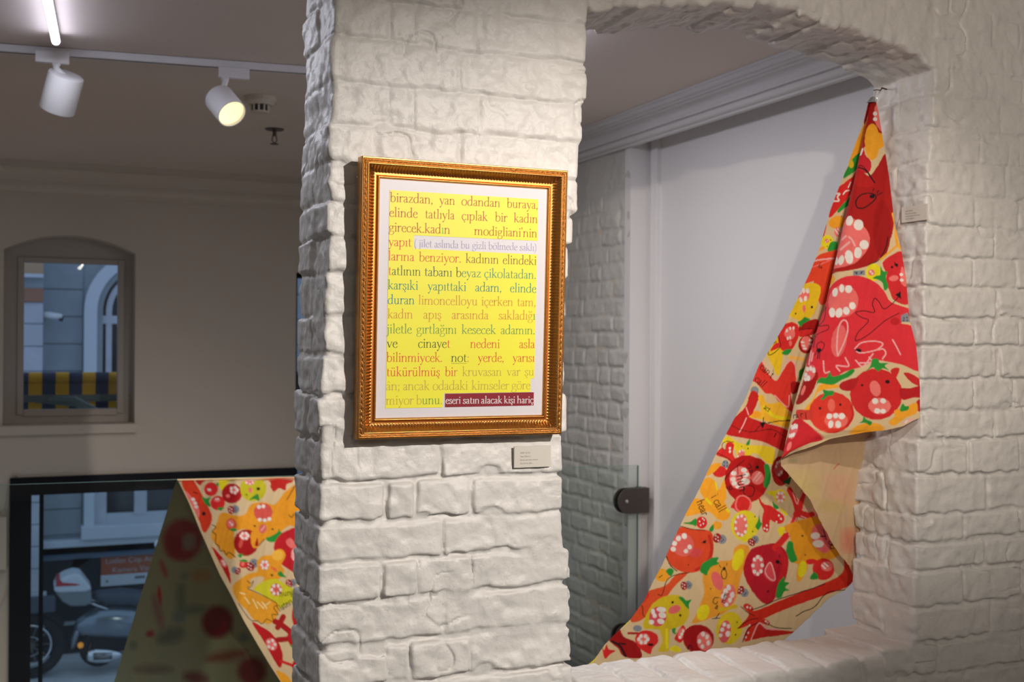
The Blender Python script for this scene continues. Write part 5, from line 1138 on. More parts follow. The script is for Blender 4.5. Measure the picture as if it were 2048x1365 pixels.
# top fold over the rail
a, b = on(355, 961, y=GY_-.012), on(690, 954, y=GY_-.012)
M['cloth_plain'] = mat('raw_canvas', lin(214, 188, 146), .85, bump=.2, bscale=300)
mb = MB(); ring = lambda p: [(p[0], GY_-.013+.0265*(1-math.cos(t))/2, p[2]+.0035*math.sin(t)-.001) for t in np.linspace(0, PI, 7)]
r1, r2 = ring(a), ring(b); mb.add(r1+r2, [(i, i+1, i+8, i+7) for i in range(6)]).build('top_fold', M['cloth_plain'], drap, smooth=True)
# back of the cloth, pulled out over the drop behind the glass
dst = Canvas(200, 940, 700, 1480, lin(158, 150, 112), sc=1.0); c = dst; c.crop(0, 900, 2.936)
for (x, y, rx, ry, cl, so) in ((1070, 530, 118, 130, lin(150, 40, 36), 12), (1030, 560, 50, 70, lin(140, 20, 22), 14), (1110, 540, 40, 50, lin(146, 120, 104), 14), (935, 860, 12, 60, lin(190, 20, 24), 5), (960, 700, 16, 60, lin(170, 80, 70), 8), (925, 950, 26, 110, lin(150, 110, 96), 10), (1275, 1010, 96, 100, lin(120, 18, 20), 12), (1060, 870, 30, 90, lin(120, 122, 100), 14), (1130, 940, 80, 30, lin(118, 120, 98), 14), (1000, 1090, 90, 50, lin(120, 116, 96), 16), (1180, 740, 60, 40, lin(170, 130, 80), 16), (1330, 1210, 130, 34, lin(140, 82, 60), 14), (1480, 1300, 90, 90, lin(120, 40, 36), 14), (1050, 980, 40, 40, lin(124, 130, 116), 10), (780, 1150, 26, 30, lin(130, 128, 104), 8), (1080, 740, 26, 20, lin(128, 130, 112), 8), (1430, 1100, 30, 30, lin(120, 124, 110), 9), (880, 1080, 26, 20, lin(160, 60, 56), 6), (900, 1290, 120, 30, lin(130, 110, 88), 14), (1150, 1340, 80, 40, lin(126, 70, 60), 14)):
    c.ell(x, y, rx, ry, cl, rot=(x % 40)-20, soft=so)
def backpanel():
    rows = 150; k = 90; vs = np.linspace(961, 1440, rows); t = np.linspace(0, 1, k)
    lu = np.interp(vs, [961, 1365, 1440], [353, 228, 206]); ru = np.interp(vs, [q[1] for q in D_left], [q[0]+14 for q in D_left])
    U = lu[:, None]+(ru-lu)[:, None]*t; V = np.repeat(vs[:, None], k, 1)
    D = np.stack([(U-1024)/FPX, -(V-682.5)/FPX, np.ones_like(U)], -1)@_R
    fall = np.clip((V-961)/400, 0, 1.2)
    Y = GY_+.022+(1-t)[None, :]*fall*.78+.012*np.sin(U/14+V/50)*fall
    P = D*(Y/D[..., 1])[..., None]+np.array([0, 0, CZ])
    i, j = np.meshgrid(np.arange(rows-1), np.arange(k-1), indexing='ij'); a = (i*k+j).ravel(); F = np.stack([a, a+k, a+k+1, a+1], 1)
    quads_mesh('bare_reverse', P.reshape(-1, 3), F, M['cloth'], drap, True, colors=dst.sample(U.ravel(), V.ravel()))
backpanel()

# ================================================================ CEILING FIXTURES
zt = 2.625
ta, tb = on(0, 97, z=zt), on(615, 142, z=zt); td = (tb-ta)/np.linalg.norm(tb-ta); tn = np.array([-td[1], td[0], 0])
tr0, tr1 = ta-td*1.2, ta+td*1.45
track = empty('track_rail', tuple(ta)); tag(track, 'long white lighting track fixed across the dark ceiling', 'track rail')
w_ = .017
V = [tr0-tn*w_, tr0+tn*w_, tr1+tn*w_, tr1-tn*w_]
MB().add([(p[0], p[1], z) for z in (zt-.012, CEIL-.001) for p in V], [(3, 2, 1, 0), (4, 5, 6, 7), (0, 1, 5, 4), (1, 2, 6, 5), (2, 3, 7, 6), (3, 0, 4, 7)]).build('rail', M['lamp_white'], track, bevel=.002)
V = [tr0-tn*.004, tr0+tn*.004, tr1+tn*.004, tr1-tn*.004]
MB().add([(p[0], p[1], z) for z in (zt-.0126, zt-.0119) for p in V], [(3, 2, 1, 0), (4, 5, 6, 7)]).build('slot', M['dark'], track)
fw, rt, up_ = _R[2], _R[0], _R[1]
def at_depth(u, v, y): return on(u, v, y=y)
def track_spot(label, uad, y, utop, ubot, dirv, rad, lit, grp):
    """uad: adapter centre pixel; utop/ubot: pixels of the can's back and front centres"""
    pa = on(*uad, z=zt-.020); e_ = empty('track_spotlight', tuple(pa)); tag(e_, label, 'spotlight', grp)
    d = Vector(dirv).normalized()
    mb = MB(); q = [(pa+td*s1*.055+tn*s2*.013) for s1, s2 in ((-1, -1), (1, -1), (1, 1), (-1, 1))]
    mb.add([(p[0], p[1], z) for z in (zt-.052, zt-.012) for p in q], [(3, 2, 1, 0), (4, 5, 6, 7), (0, 1, 5, 4), (1, 2, 6, 5), (2, 3, 7, 6), (3, 0, 4, 7)]).build('adapter', M['lamp_white'], e_, bevel=.003)
    yy = pa[1]; t = Vector(on(*utop, y=yy)); L = (Vector(on(*ubot, y=yy))-t).length/max(.3, math.sqrt(1-d.dot(Vector(fw))**2))
    st = Vector(on(*(stem_top := (uad[0]+utop[2-2]*0, uad[1])), z=zt-.05)) if False else None
    top = t; bot = t+d*L
    n = 40; ax = d; a_ = ax.orthogonal().normalized(); b_ = ax.cross(a_)
    prof = [(0, 0), (rad*.80, 0), (rad*.97, .002), (rad, .006), (rad, L-.002), (rad*.985, L), (rad*.93, L), (rad*.92, L-.006), (rad*.90, L-.012)]
    rings = [[tuple(top+ax*h+(a_*math.cos(2*PI*k/n)+b_*math.sin(2*PI*k/n))*max(r, 1e-4)) for k in range(n)] for r, h in prof]
    can = MB().loft(rings, False).build('lamp_can', M['lamp_white'], e_, smooth=True); md = can.modifiers.new('e', 'EDGE_SPLIT'); md.split_angle = .6
    ml = M['lens_lit'] if lit else M['lens_off']
    MB().loft([[tuple(top+ax*(L-.012-hh)+(a_*math.cos(2*PI*k/n)+b_*math.sin(2*PI*k/n))*r) for k in range(n)] for r, hh in ((rad*.90, 0), (rad*.55, .004), (rad*.2, .008), (rad*.01, .009))], False).build('lens', ml, e_, smooth=True)
    s0 = Vector(pa)+Vector((0, 0, -.02)); s1 = top+ax*L*.18
    s0 = Vector(on(uad[0]+(8 if lit is False else -18), uad[1]+10, y=yy)); s0.z = zt-.05
    MB().tube([s0, s0+Vector((0, 0, -.02)), Vector((s1.x, s1.y, s1.z+rad*.3)), s1], [.016, .011, .009, .012], 14).build('stem', M['lamp_white'], e_, smooth=True)
    return e_, bot, d
M['lens_lit'] = mat('lit_lens', (.9, .8, .5), .3, emit=(1, .78, .36), estr=1.5)
M['lens_off'] = mat('unlit_lens', (.5, .5, .5), .2)
V3 = Vector
d1v = V3(fw)*.35+(V3(rt)*-.42+V3(up_)*-.90)*.93
d2v = V3(fw)*-.50+(V3(rt)*.66+V3(up_)*-.75)*.87
track_spot('white cylindrical track spotlight pointing away, left one on the rail', (105, 108), 4.4, (133, 149), (103, 213), d1v, .060, False, None)
_, lb, ld = track_spot('white cylindrical track spotlight with glowing warm lens, right one on the rail', (468, 140), 4.4, (437, 195), (472, 237), d2v, .054, True, None)
lamp('track_lamp_beam', 'SPOT', tuple(lb+ld*.01), tuple(lb+ld), 12, WARM, spot_size=math.radians(38), spot_blend=.6, shadow_soft_size=.03)
# linear tube on the left ceiling and the one in the side room
M['tube'] = mat('cool_tube', (.9, .9, 1), .4, emit=(.78, .80, 1.0), estr=14.)
def tube_light(name_label, a, b, r=.013, strength=None):
    e_ = empty('tube_light', tuple(a)); tag(e_, name_label, 'tube light')
    a, b = V3(a), V3(b); MB().tube([a, b], r, 12).build('diffuser', M['tube'], e_, smooth=True)
    d = (b-a).normalized(); MB().tube([a-d*.004, a+d*.012], r*1.06, 12).build('end_cap', M['lamp_white'], e_); MB().tube([b-d*.012, b+d*.004], r*1.06, 12).build('end_cap', M['lamp_white'], e_)
    sd = d.cross(V3((0, 0, 1)))*.012
    MB().add([tuple(p+s_+V3((0, 0, z))) for p in (a, b) for s_ in (-sd, sd) for z in (r*.7, CEIL-.001-a.z)], [(0, 1, 3, 2), (4, 6, 7, 5), (0, 4, 5, 1), (2, 3, 7, 6), (0, 2, 6, 4), (1, 5, 7, 3)]).build('fixing_strip', M['lamp_white'], e_)
    return e_
za = 2.612
p, q = on(112, 84, z=za), on(95, 0, z=za); dd = (q-p)/np.linalg.norm(q-p)
tube_light('bright cool white linear tube on the ceiling at the top left corner', p, p+dd*1.5)
tube_light('bright cool white linear tube on the side room ceiling, hidden behind the pillar', (1.58, 3.22, za), (1.58, 4.45, za))

sd_ = on(520, 204, z=2.62); e_ = empty('smoke_detector', tuple(sd_)); tag(e_, 'round white smoke detector with dark slotted base on the ceiling', 'smoke detector')
def disc(mb, c, r0, z0, r1, z1, n=28):
    return mb.loft([[(c[0]+r*math.cos(2*PI*k/n), c[1]+r*math.sin(2*PI*k/n), z) for k in range(n)] for r, z in ((r0, z0), (r1, z1))])
disc(disc(MB(), sd_, .068, CEIL, .066, CEIL-.022), sd_, .062, CEIL-.022, .050, CEIL-.034).build('detector_base', M['far_plaster'], e_)
disc(MB(), sd_, .034, CEIL-.034, .034, CEIL-.060).build('sensor_cap', M['dark'], e_)
mb = MB()
for k in range(10):
    t = 2*PI*k/10; mb.tube([(sd_[0]+.036*math.cos(t), sd_[1]+.036*math.sin(t), CEIL-.034), (sd_[0]+.036*math.cos(t), sd_[1]+.036*math.sin(t), CEIL-.060)], .004, 6)
disc(mb, sd_, .038, CEIL-.060, .036, CEIL-.066).build('sensor_cage', M['far_plaster'], e_)
sp = on(549, 262, z=2.63); e_ = empty('sprinkler', tuple(sp)); tag(e_, 'small metal sprinkler head on the ceiling beyond the smoke detector', 'sprinkler')
disc(MB(), sp, .045, CEIL, .043, CEIL-.006).build('escutcheon', M['bronze'], e_)
mb = MB().tube([(sp[0], sp[1], CEIL-.005), (sp[0], sp[1], CEIL-.035)], .010, 10); 
mb.tube([(sp[0]-.008, sp[1], CEIL-.035), (sp[0]-.012, sp[1], CEIL-.055), (sp[0], sp[1], CEIL-.072)], .003, 6).tube([(sp[0]+.008, sp[1], CEIL-.035), (sp[0]+.012, sp[1], CEIL-.055), (sp[0], sp[1], CEIL-.072)], .003, 6)
disc(mb, sp, .020, CEIL-.072, .020, CEIL-.076).build('sprinkler_head', M['bronze'], e_)

# ================================================================ GLASS RAIL AND CLAMPS
gl, gr_ = on(0, 971, y=4.52), on(1277, 931.5, y=4.52)
rail_ = empty('glass_railing', (gr_[0], 4.526, 0)); tag(rail_, 'frameless clear glass railing running along the floor edge to the white jamb', 'glass railing')
sl = (gr_[2]-gl[2])/(gr_[0]-gl[0]); zl = gl[2]+sl*(-2.6-gl[0]); xe = gr_[0]
MB().prism([(-2.6, 0.02), (xe, 0.02), (xe, gr_[2]), (-2.6, zl)], 4.5195, 4.5315, 'y').build('glass_pane', M['rail_glass'], rail_)
MB().prism([(-2.6, zl-.0004), (xe, gr_[2]-.0004), (xe, gr_[2]+.0006), (-2.6, zl+.0006)], 4.5196, 4.5314, 'y').prism([(xe-.0006, .02), (xe+.0006, .02), (xe+.0006, gr_[2]), (xe-.0006, gr_[2])], 4.5196, 4.5314, 'y').build('glass_edge', M['glass_edge'], rail_)
def clamp(label, u0, u1, v0, v1):
    a, b = on(u0, v1, y=4.508), on(u1, v0, y=4.508); x0_, x1_, z0_, z1_ = a[0], b[0], a[2], b[2]; zc = (z0_+z1_)/2; r = (z1_-z0_)/2
    e_ = empty('glass_clamp', ((x0_+x1_)/2, 4.52, zc)); tag(e_, label, 'glass clamp')
    dsh = [(x1_, z0_), (x1_, z1_)]+[(x0_+r*.9-r*.9*math.sin(t), zc+r*math.cos(t)) for t in np.linspace(0, PI, 14)]
    MB().prism(dsh, 4.507, 4.519, 'y').build('front_cheek', M['bronze'], e_, bevel=.0015)
    MB().prism([(x-.006 if x < x1_ else x, z) for x, z in dsh], 4.532, 4.545, 'y').build('back_cheek', M['bronze'], e_, bevel=.0015)
    MB().box(x1_-.022, x1_, 4.519, 4.600, z0_+.004, z1_-.004).build('wall_bracket', M['bronze'], e_, bevel=.001)
    cx = x0_+r*.75
    MB().tube([(cx, 4.507, zc), (cx, 4.504, zc)], .008, 14).build('screw', M['chrome'], e_, smooth=True)
clamp('brown metal clamp holding the glass railing to the white jamb, upper one', 1236, 1299, 976, 1030)
clamp('dark metal clamp low on the glass railing, behind the cloth tip', 1231, 1296, 1246, 1300)

# alarm box and cable at the far left
bx_ = on(-20, 1035, y=YW-.03); b2 = on(13, 1140, y=YW-.03)
e_ = empty('junction_box', (b2[0]-.05, YW, (bx_[2]+b2[2])/2)); tag(e_, 'pale wall box with a thin cable beside the black window frame, far left', 'junction box')
MB().box(bx_[0]-.06, b2[0], YW-.05, YW, b2[2], bx_[2]).build('box_body', M['far_plaster'], e_, bevel=.006)
cab = [on(u, v, y=YW-.012) for u, v in ((40, 957), (32, 950), (22, 955), (17, 980), (14, 1012), (6, 1024), (-4, 1020))]
MB().tube(crom([tuple(p) for p in cab], 4), .004, 6).build('cable', M['far_plaster'], e_, smooth=True)
cab = [on(u, v, y=YW-.012) for u, v in ((14, 1012), (15, 1030), (17, 1100), (14, 1180), (-4, 1220))]
MB().tube(crom([tuple(p) for p in cab], 4), .003, 6).build('lower_cable', M['far_plaster'], e_, smooth=True)

# ================================================================ STREET
ST = -2.25
def concrete(name, c, **k): return mat(name, c, .75, var=.12, vscale=4, **k)
M['facade'] = concrete('grey_render', (.36, .40, .43)); M['facade_pale'] = concrete('pale_render', (.60, .62, .68)); M['casing'] = mat('painted_stone', (.66, .70, .76), .6)
M['street'] = mat('wet_paving', (.80, .82, .84), .35, var=.3, vscale=1.6, bump=.3, bscale=6); M['shop_dark'] = mat('dark_shopfront', (.006, .009, .013), .5, spec=.15)
M['outglass'] = mat('dark_window_glass', (.03, .035, .04), .08, spec=.8)
pv = struct('pavement', MB().box(-8, 12, 7.6, 26, ST-.2, ST), M['street'])
struct('kerb', MB().box(-8, 12, 14.92, 15.0, ST, ST+.22), M['shop_dark'])
b_ = empty('townhouse', (1.5, 15, ST)); tag(b_, 'grey rendered townhouse across the street with an arched upper window', 'building')
FY = 15.0
MB().box(.20, 8, FY+.03, FY+6, ST, 9).build('wall', M['facade'], b_)
rows = [-.80, -.42, -.02, .32, .66, .99, 1.21, 1.544, 1.879, 2.214, 2.55, 2.9, 3.25]
zz0 = on(85, 1021, y=FY)[2]
zs_ = [ST+1.45, zz0, zz0+.34, zz0+.68, zz0+1.02, zz0+1.36, 1.21, 1.544, 1.879, 2.214, 2.55, 2.89]
for i in range(len(zs_)-1):
    za_, zb_ = zs_[i]+.006, zs_[i+1]-.006
    xr = .66
    MB().box(.205, xr, FY, FY+.04, za_, zb_).build('stone_block', M['facade'], b_, bevel=.004)
    MB().box(2.5, 3.6, FY, FY+.04, za_, zb_).build('stone_block', M['facade'], b_, bevel=.004)
# arched window upstairs
acx, az = 1.45, 1.95; rO = acx-.672
def archband(mb, r0, r1, y0, y1, zb, n=24):
    pts = lambda r: [(acx-r, zb)]+[(acx-r*math.cos(t), az+r*math.sin(t)) for t in np.linspace(0, PI, n)]+[(acx+r, zb)]
    A, B = pts(r0), pts(r1)
    for i in range(len(A)-1): mb.prism([A[i], A[i+1], B[i+1], B[i]], y0, y1)
    return mb
archband(MB(), rO, rO-.15, FY-.12, FY+.05, .35).build('window_casing', M['casing'], b_, fix=False)
archband(MB(), rO-.15, rO-.22, FY-.04, FY+.05, .35).build('inner_casing', M['facade'], b_, fix=False)
archband(MB(), rO-.26, rO-.33, FY+.0, FY+.06, .35).build('sash_frame', M['facade_pale'], b_, fix=False)
MB().box(acx-.55, acx+.55, FY+.02, FY+.04, .35, az+.5).build('pane', M['outglass'], b_)
tz = on(225, 640, y=FY)[2]; MB().box(acx-.56, acx+.56, FY-.01, FY+.05, tz-.05, tz+.05).box(acx-.03, acx+.03, FY-.01, FY+.05, .35, az+.45).build('transom', M['facade_pale'], b_)
# lower window with deep casing and sill
def fx(u, v=1000): return on(u, v, y=FY)[0]
def fz(v, u=200): return on(u, v, y=FY)[2]
wl, gl0, gl1, gl2 = fx(167), fx(213), fx(268), fx(293); gtop = .02; gbot = fz(1028)
MB().box(wl, wl+.12, FY-.12, FY+.05, gbot-.20, .35).box(wl, 2.30, FY-.12, FY+.05, .20, .35).box(2.15, 2.30, FY-.12, FY+.05, gbot-.2, .35).build('casing', M['casing'], b_, bevel=.01)
MB().box(wl+.12, gl0, FY-.02, FY+.04, gbot-.14, .2).box(gl0, 2.15, FY-.02, FY+.04, gbot-.14, gbot).build('sash_frame', M['facade_pale'], b_, bevel=.006)
MB().box(gl1, gl2, FY-.04, FY+.04, gbot-.02, .2).build('mullion', M['facade_pale'], b_)
MB().box(gl0, gl1, FY+.02, FY+.03, gbot, .2).build('pane', M['outglass'], b_); MB().box(gl2, 2.15, FY+.02, FY+.03, gbot, .2).build('pane', M['outglass'], b_)
MB().box(wl-.03, 2.34, FY-.22, FY+.05, fz(1074), fz(1048)).build('window_sill', M['casing'], b_, bevel=.01)
MB().box(.205, 4, FY-.16, FY+.05, fz(1093, 120), fz(1079, 120)).build('ledge', M['casing'], b_, bevel=.01)
MB().box(.205, 4, FY-.06, FY+.03, ST+.2, fz(1094, 120)).build('shop_base', M['shop_dark'], b_)
MB().box(.205, 4, FY-.14, FY-.05, fz(1112, 120)-.03, fz(1107, 120)).build('shutter_rail', mat('blue_grey_metal', (.10, .14, .20), .4), b_)
MB().box(.205, 1.0, FY-.10, FY-.05, fz(1249, 120), fz(1243, 120)).build('step_edge', M['facade'], b_)
# neighbour house of pale blocks
nb_ = empty('corner_house', (-.5, 14.6, ST)); tag(nb_, 'pale block-built house corner with terracotta bands left of the grey townhouse', 'building')
NY_ = 14.7; nx1 = on(83, 1050, y=NY_)[0]
MB().box(-5, nx1-.02, NY_+.03, 20, ST, 9).build('wall', M['facade_pale'], nb_)
nz = [on(70, v, y=NY_)[2] for v in (1208, 1186, 1139, 1094, 1050, 1006)]; pitch = nz[-1]-nz[-2]
zz = nz[1:]+[nz[-1]+pitch*k for k in range(1, 5)]+[on(70, v, y=NY_)[2] for v in (743, 693, 648, 604)]
for i in range(len(zz)-1):
    MB().box(-.75, nx1, NY_, NY_+.04, zz[i]+.006, zz[i+1]-.006).build('stone_block', M['facade_pale'], nb_, bevel=.004)
terr = mat('terracotta', (.42, .20, .13), .8)
Z = lambda v: on(70, v, y=NY_)[2]
MB().box(-2, nx1, NY_-.03, NY_+.04, Z(604), Z(577)).build('terracotta_band', terr, nb_)
MB().box(-2, nx1, NY_-.02, NY_+.04, Z(577), Z(556)).build('band', M['facade'], nb_)
MB().box(-2, nx1, NY_-.14, NY_+.04, Z(556), Z(549)).build('cornice', M['casing'], nb_)
MB().box(-2, nx1, NY_-.03, NY_+.04, Z(549), Z(520)).build('upper_band', mat('ochre_render', (.55, .36, .22), .8), nb_)
MB().box(-2, nx1+.06, NY_-.06, NY_+.04, Z(1210), Z(1186)).build('plinth', M['facade_pale'], nb_); MB().box(-2, nx1, NY_-.01, NY_+.04, ST, Z(1210)).build('dark_base', M['shop_dark'], nb_)
# security camera on the facade
p = on(90, 628, y=14.9); e_ = empty('security_camera', (p[0], 15, p[2])); tag(e_, 'white security camera on a bracket fixed to the grey townhouse', 'security camera')
a, b = on(95, 630, y=14.75), on(124, 634, y=14.72)
MB().tube([a, b], [.040, .034], 14).build('housing', M['lamp_white'], e_, smooth=True)
MB().tube([on(94, 624, y=14.8), on(94, 636, y=14.8)], .055, 12).tube([on(92, 630, y=14.8), on(92, 630, y=15.0)], .025, 8).build('bracket', M['lamp_white'], e_, smooth=True)
MB().tube([b+np.array([-.03, 0, -.02]), b+np.array([.012, 0, -.035])], .026, 10).build('lens', M['dark'], e_)
# notice board
sx0, sx1 = on(202, 1140, y=14.9)[0], 1.78
szt, szb, szm = on(202, 1108, y=14.9)[2], on(202, 1174, y=14.9)[2], on(202, 1152, y=14.9)[2]
e_ = empty('notice_sign', ((sx0+sx1)/2, 14.9, (szt+szb)/2)); tag(e_, 'orange and white notice sign on the dark base behind the scooter', 'sign')
MB().box(sx0, sx1, 14.9, 14.94, szm, szt).build('orange_panel', mat('sign_orange', (.42, .085, .02), .5), e_)
MB().box(sx0, sx1, 14.9, 14.94, szb, szm).build('white_panel', mat('sign_white', (.62, .66, .72), .5), e_)
si = mat('sign_letters', (.50, .46, .44), .6)
text_mesh('Lütfen Çöp Atmayınız', .094, si, 'lettering', e_, (sx0+.05, 14.898, szt-.13), (1, 0, 0), (0, 0, 1))
text_mesh('Kamera Vardır', .094, si, 'lettering', e_, (sx0+.13, 14.898, szt-.245), (1, 0, 0), (0, 0, 1))
text_mesh('belediye', .045, M['ink'], 'lettering', e_, (sx0+.38, 14.898, szb+.06), (1, 0, 0), (0, 0, 1)) if False else None
MB().tube([(sx0+.07, 14.899, szb+.06), (sx0+.07, 14.895, szb+.06)], .016, 10).build('green_mark', mat('sign_green', (.02, .25, .08), .6), e_)
MB().box(sx0+.40, sx0+.52, 14.895, 14.9, szb+.07, szb+.10).build('dark_mark', M['ink'], e_)
# striped awning over the shop front
aw = empty('striped_awning', (.4, 8, 1.35)); tag(aw, 'yellow and navy striped awning seen through the arched window', 'awning')
yel = mat('awning_yellow', (.75, .40, .03), .8); nav = mat('awning_navy', (.05, .07, .13), .8)
AY = 8.05; sw_ = on(111, 760, y=AY)[0]-on(84, 760, y=AY)[0]; x = on(57, 760, y=AY)[0]-sw_*14; k = 0
zr, zr2, zb1 = on(140, 745, y=AY)[2], on(140, 767, y=AY)[2], on(140, 832, y=AY)[2]
rr = (zr-zr2)/2
while x < 2.2:
    m_ = yel if k % 2 == 0 else nav
    n = 12; sec = [(AY-rr*math.cos(t), zr-rr+rr*math.sin(t)) for t in np.linspace(-PI/2, 3*PI/2, n, endpoint=False)]
    MB().loft([[(xx, y_, z_) for y_, z_ in sec] for xx in (x, x+sw_)], True).build('roll_stripe', m_, aw, smooth=True)
    MB().box(x, x+sw_, AY-.004, AY+.004, zb1-.12, zr2).build('valance_stripe', m_, aw)
    x += sw_; k += 1
arm = mat('awning_arm', (.10, .13, .12), .5)
zb2 = on(140, 797, y=7.95)[2]
MB().box(-1, 2.2, 7.93, 7.97, zb2-.022, zb2+.022).build('front_bar', arm, aw)
MB().tube([on(70, 800, y=7.98), on(150, 803, y=7.9), on(200, 826, y=7.8)], [.02, .035, .02], 8).tube([(-.9, 7.6, 1.35), (-.9, 8.05, 1.3)], .02, 8).tube([(2.1, 7.6, 1.35), (2.1, 8.05, 1.3)], .02, 8).build('folding_arm', arm, aw)

# ================================================================ SCOOTER AND MOTORCYCLE
SY = 14.0
def S(u, v, dy=0): 
    p = on(u, v, y=SY); return (p[0], SY+dy, p[2])
sc_ = empty('scooter', (S(240, 1334)[0], SY, ST)); tag(sc_, 'silver grey scooter with top box parked in front of the dark shop base', 'scooter')
body = mat('silver_paint', (.24, .28, .33), .2, .7); boxm = mat('top_box_shell', (.62, .66, .72), .35); boxd = mat('top_box_base', (.20, .22, .23), .5); rub = mat('black_rubber', (.008, .008, .01), .7, spec=.2); redl = mat('red_reflector', (.45, .02, .03), .25); tarp = mat('dark_seat_cover', (.05, .06, .09), .5)
k_ = S(300, 1300)[0]-S(299, 1300)[0]
def ellring(cx, cy, cz, ry, rz, n=20, p=2.4):
    out = []
    for i in range(n):
        t = 2*PI*i/n; ct, s_ = math.cos(t), math.sin(t)
        out.append((cx, cy+ry*math.copysign(abs(ct)**(2/p), ct), cz+rz*math.copysign(abs(s_)**(2/p), s_)))
    return out
def loftx(stations, name, m_, parent, n=20, p=2.4, dy=0):
    """stations: (u, v_top, v_bottom, half width m)"""
    rings = []
    for u, vt, vb, hw in stations:
        a, b = S(u, vt), S(u, vb); rings.append(ellring(a[0], SY+dy, (a[2]+b[2])/2, hw, abs(a[2]-b[2])/2, n, p))
    return MB().loft(rings).build(name, m_, parent, smooth=True)
loftx([(148, 1250, 1262, .03), (156, 1238, 1268, .08), (172, 1224, 1272, .13), (195, 1214, 1275, .17), (225, 1209, 1276, .19), (262, 1210, 1276, .19), (290, 1218, 1272, .16), (310, 1238, 1262, .08)], 'side_cowl', body, sc_)
loftx([(142, 1278, 1300, .05), (148, 1262, 1296, .07), (158, 1246, 1276, .07)], 'tail_fender', body, sc_)
loftx([(184, 1186, 1192, .05), (196, 1181, 1203, .11), (215, 1180, 1209, .14), (240, 1177, 1211, .15), (270, 1180, 1210, .15), (300, 1184, 1208, .13), (312, 1192, 1204, .08)], 'seat', tarp, sc_)
rc = MB().tube([S(167, 1199, -.05), S(190, 1207, -.1), S(215, 1215, -.12)], .012, 8).tube([S(167, 1199, .1), S(190, 1207, .12), S(215, 1215, .12)], .012, 8).build('rear_rack', M['chrome'], sc_, smooth=True)
def flatp(name, m_, pts, hw, bev, parent=sc_, yc=0):
    return MB().prism([(S(*p_)[0], S(*p_)[2]) for p_ in pts], SY+yc-hw, SY+yc+hw, 'y').build(name, m_, parent, bevel=bev)
flatp('top_box_base', boxd, [(109, 1179), (181, 1175), (182, 1200), (170, 1206), (140, 1207), (124, 1198)], .19, .025)
flatp('top_box_lid', boxm, [(106, 1177), (110, 1164), (124, 1149), (145, 1142), (160, 1143), (171, 1157), (183, 1173), (170, 1178), (120, 1180)], .205, .03)
flatp('red_band', redl, [(110, 1167), (112, 1158), (119, 1153), (124, 1159), (150, 1161), (160, 1163), (150, 1165)], .211, .004)
wc = S(199, 1296); R_ = abs(S(199, 1334)[2]-wc[2])
MB().torus(wc, (0, 1, 0), R_-.055, .055, 36, 12).build('tyre', rub, sc_, smooth=True)
MB().tube([(wc[0], SY-.03, wc[2]), (wc[0], SY+.03, wc[2])], R_*.55, 24).tube([(wc[0], SY-.06, wc[2]), (wc[0], SY+.06, wc[2])], .035, 12).build('wheel_rim', M['bronze'], sc_)
rings = [ellring(S(u, 1300)[0], SY-.17, S(u, (a+b)/2)[2], hw, abs(S(u, a)[2]-S(u, b)[2])/2, 16) for u, a, b, hw in ((172, 1300, 1312, .02), (176, 1294, 1316, .05), (190, 1290, 1319, .06), (215, 1291, 1318, .06), (232, 1295, 1310, .05), (243, 1298, 1306, .02))]
mf = MB().loft(rings).build('muffler', M['chrome'], sc_, smooth=True)
mb = MB()
for v in (1299, 1304, 1309): mb.tube([S(184, v, -.24), S(222, v-2, -.24)], .008, 6)
mb.build('heat_shield_slots', rub, mf)
MB().tube([S(160, 1286, -.14), S(160, 1286, -.11)], .032, 14).build('indicator_lamp', mat('amber_lens', (.95, .35, .02), .3, emit=(1, .35, .02), estr=.25), sc_)
MB().box(S(205, 1300)[0]-.12, S(205, 1300)[0]+.42, SY-.09, SY+.09, wc[2]-.05, wc[2]+.12).build('engine_casing', rub, sc_, bevel=.03)
loftx([(300, 1286, 1310, .14), (340, 1296, 1312, .16), (375, 1296, 1312, .15)], 'footboard', body, sc_)
loftx([(372, 1180, 1312, .05), (380, 1160, 1312, .20), (392, 1158, 1305, .20), (400, 1170, 1285, .08)], 'leg_shield', body, sc_)
fw_ = S(425, 1296)
MB().torus(fw_, (0, 1, 0), R_-.055, .055, 36, 12).build('tyre', rub, sc_, smooth=True); MB().tube([(fw_[0], SY-.03, fw_[2]), (fw_[0], SY+.03, fw_[2])], R_*.55, 24).build('wheel_rim', M['bronze'], sc_)
loftx([(404, 1265, 1290, .06), (425, 1252, 1278, .09), (448, 1262, 1284, .06)], 'front_fender', body, sc_)
MB().tube([S(382, 1160, -.28), S(378, 1150, 0), S(382, 1160, .28)], .018, 10).tube([S(425, 1296), S(385, 1170)], .03, 10).build('handlebar', rub, sc_, smooth=True)
loftx([(372, 1140, 1168, .06), (385, 1136, 1172, .12), (396, 1142, 1166, .06)], 'headlamp_housing', body, sc_)
MB().tube([S(380, 1152, -.2), S(350, 1120, -.25), S(322, 1092, -.28)], .008, 8).build('mirror_stem', M['chrome'], sc_, smooth=True)
mc = V3(S(313, 1081, -.3)); MB().loft([[tuple(mc+V3((.055*r*math.cos(t), y_, .062*r*math.sin(t)))) for t in np.linspace(0, 2*PI, 20, endpoint=False)] for r, y_ in ((.5, -.02), (1, -.012), (1, .0), (.7, .02), (.2, .03))]).build('mirror', M['chrome'], sc_, smooth=True)
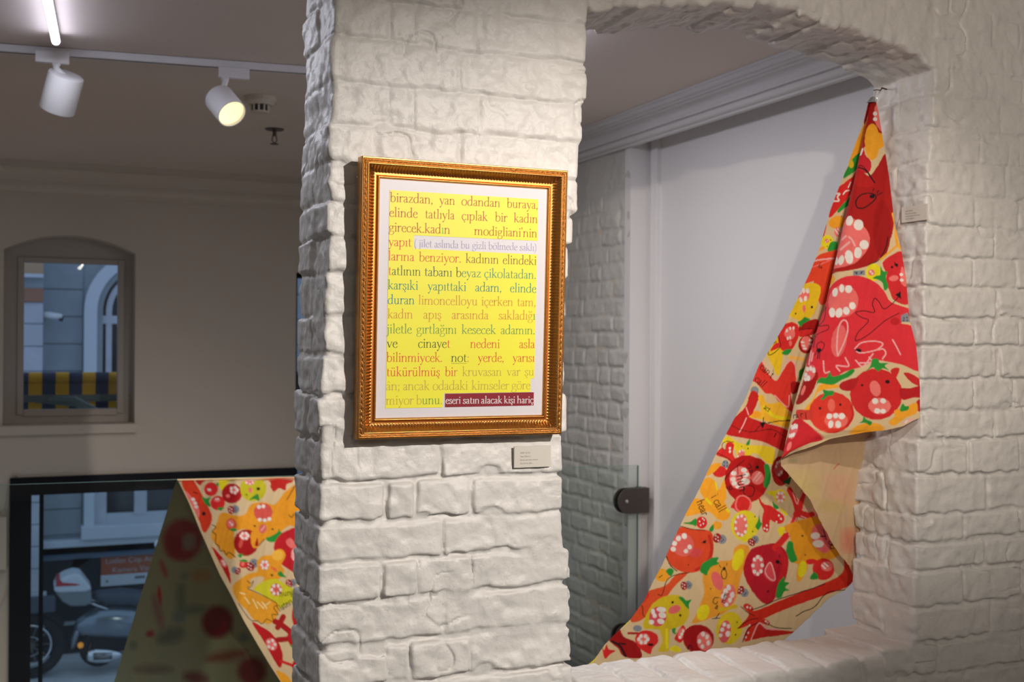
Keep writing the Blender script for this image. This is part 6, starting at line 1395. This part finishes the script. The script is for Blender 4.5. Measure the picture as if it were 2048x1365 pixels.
# motorcycle wheel end showing at the left of the shop window
mo = empty('motorcycle', (S(62, 1340)[0], SY, ST)); tag(mo, 'black motorcycle mostly hidden, its wheel showing at the left window edge', 'motorcycle')
wc = S(60, 1292); R2 = wc[2]-ST
MB().torus(wc, (0, 1, 0), R2-.06, .06, 40, 12).build('tyre', rub, mo, smooth=True)
MB().torus(wc, (0, 1, 0), R2-.15, .014, 36, 8).build('rim', M['chrome'], mo, smooth=True)
mb = MB()
for i in range(10):
    t = 2*PI*i/10; mb.tube([wc, (wc[0]+(R2-.15)*math.cos(t), SY, wc[2]+(R2-.15)*math.sin(t))], .009, 6)
mb.tube([(wc[0], SY-.06, wc[2]), (wc[0], SY+.06, wc[2])], .05, 14).build('spokes', M['bronze'], mo)
MB().torus((wc[0], SY-.05, wc[2]), (0, 1, 0), .11, .006, 24, 6).build('brake_disc', M['chrome'], mo)
n = 14; MB().loft([[(wc[0]+(R2+.03+o)*math.cos(t), SY+y_, wc[2]+(R2+.03+o)*math.sin(t)) for y_, o in ((-.08, -.03), (-.06, .01), (0, .025), (.06, .01), (.08, -.03), (0, .0))] for t in np.linspace(.55, 2.3, n)]).build('mudguard', rub, mo, smooth=True)
MB().tube([wc, (wc[0]-.25, SY-.09, wc[2]+.62)], .025, 10).tube([wc, (wc[0]-.25, SY+.09, wc[2]+.62)], .025, 10).build('fork', M['chrome'], mo, smooth=True)
MB().tube([(wc[0]-.2, SY, wc[2]+.45), (wc[0]-.6, SY, wc[2]+.38), (wc[0]-1.1, SY, wc[2]+.40)], [.1, .17, .12], 14).build('fuel_tank', tarp, mo, smooth=True)
MB().tube([(wc[0]-1.0, SY, wc[2]+.42), (wc[0]-1.5, SY, wc[2]+.48)], [.12, .09], 14).build('seat', rub, mo, smooth=True)
MB().torus((wc[0]-1.35, SY, wc[2]), (0, 1, 0), R2-.06, .06, 36, 12).build('tyre', rub, mo, smooth=True)
MB().box(wc[0]-.95, wc[0]-.45, SY-.12, SY+.12, wc[2]-.08, wc[2]+.22).build('engine', M['bronze'], mo, bevel=.03)
MB().box(wc[0]-.02, wc[0]+.26, SY-.2, SY-.1, wc[2]+.40, wc[2]+.58).build('side_case', tarp, mo, bevel=.02)
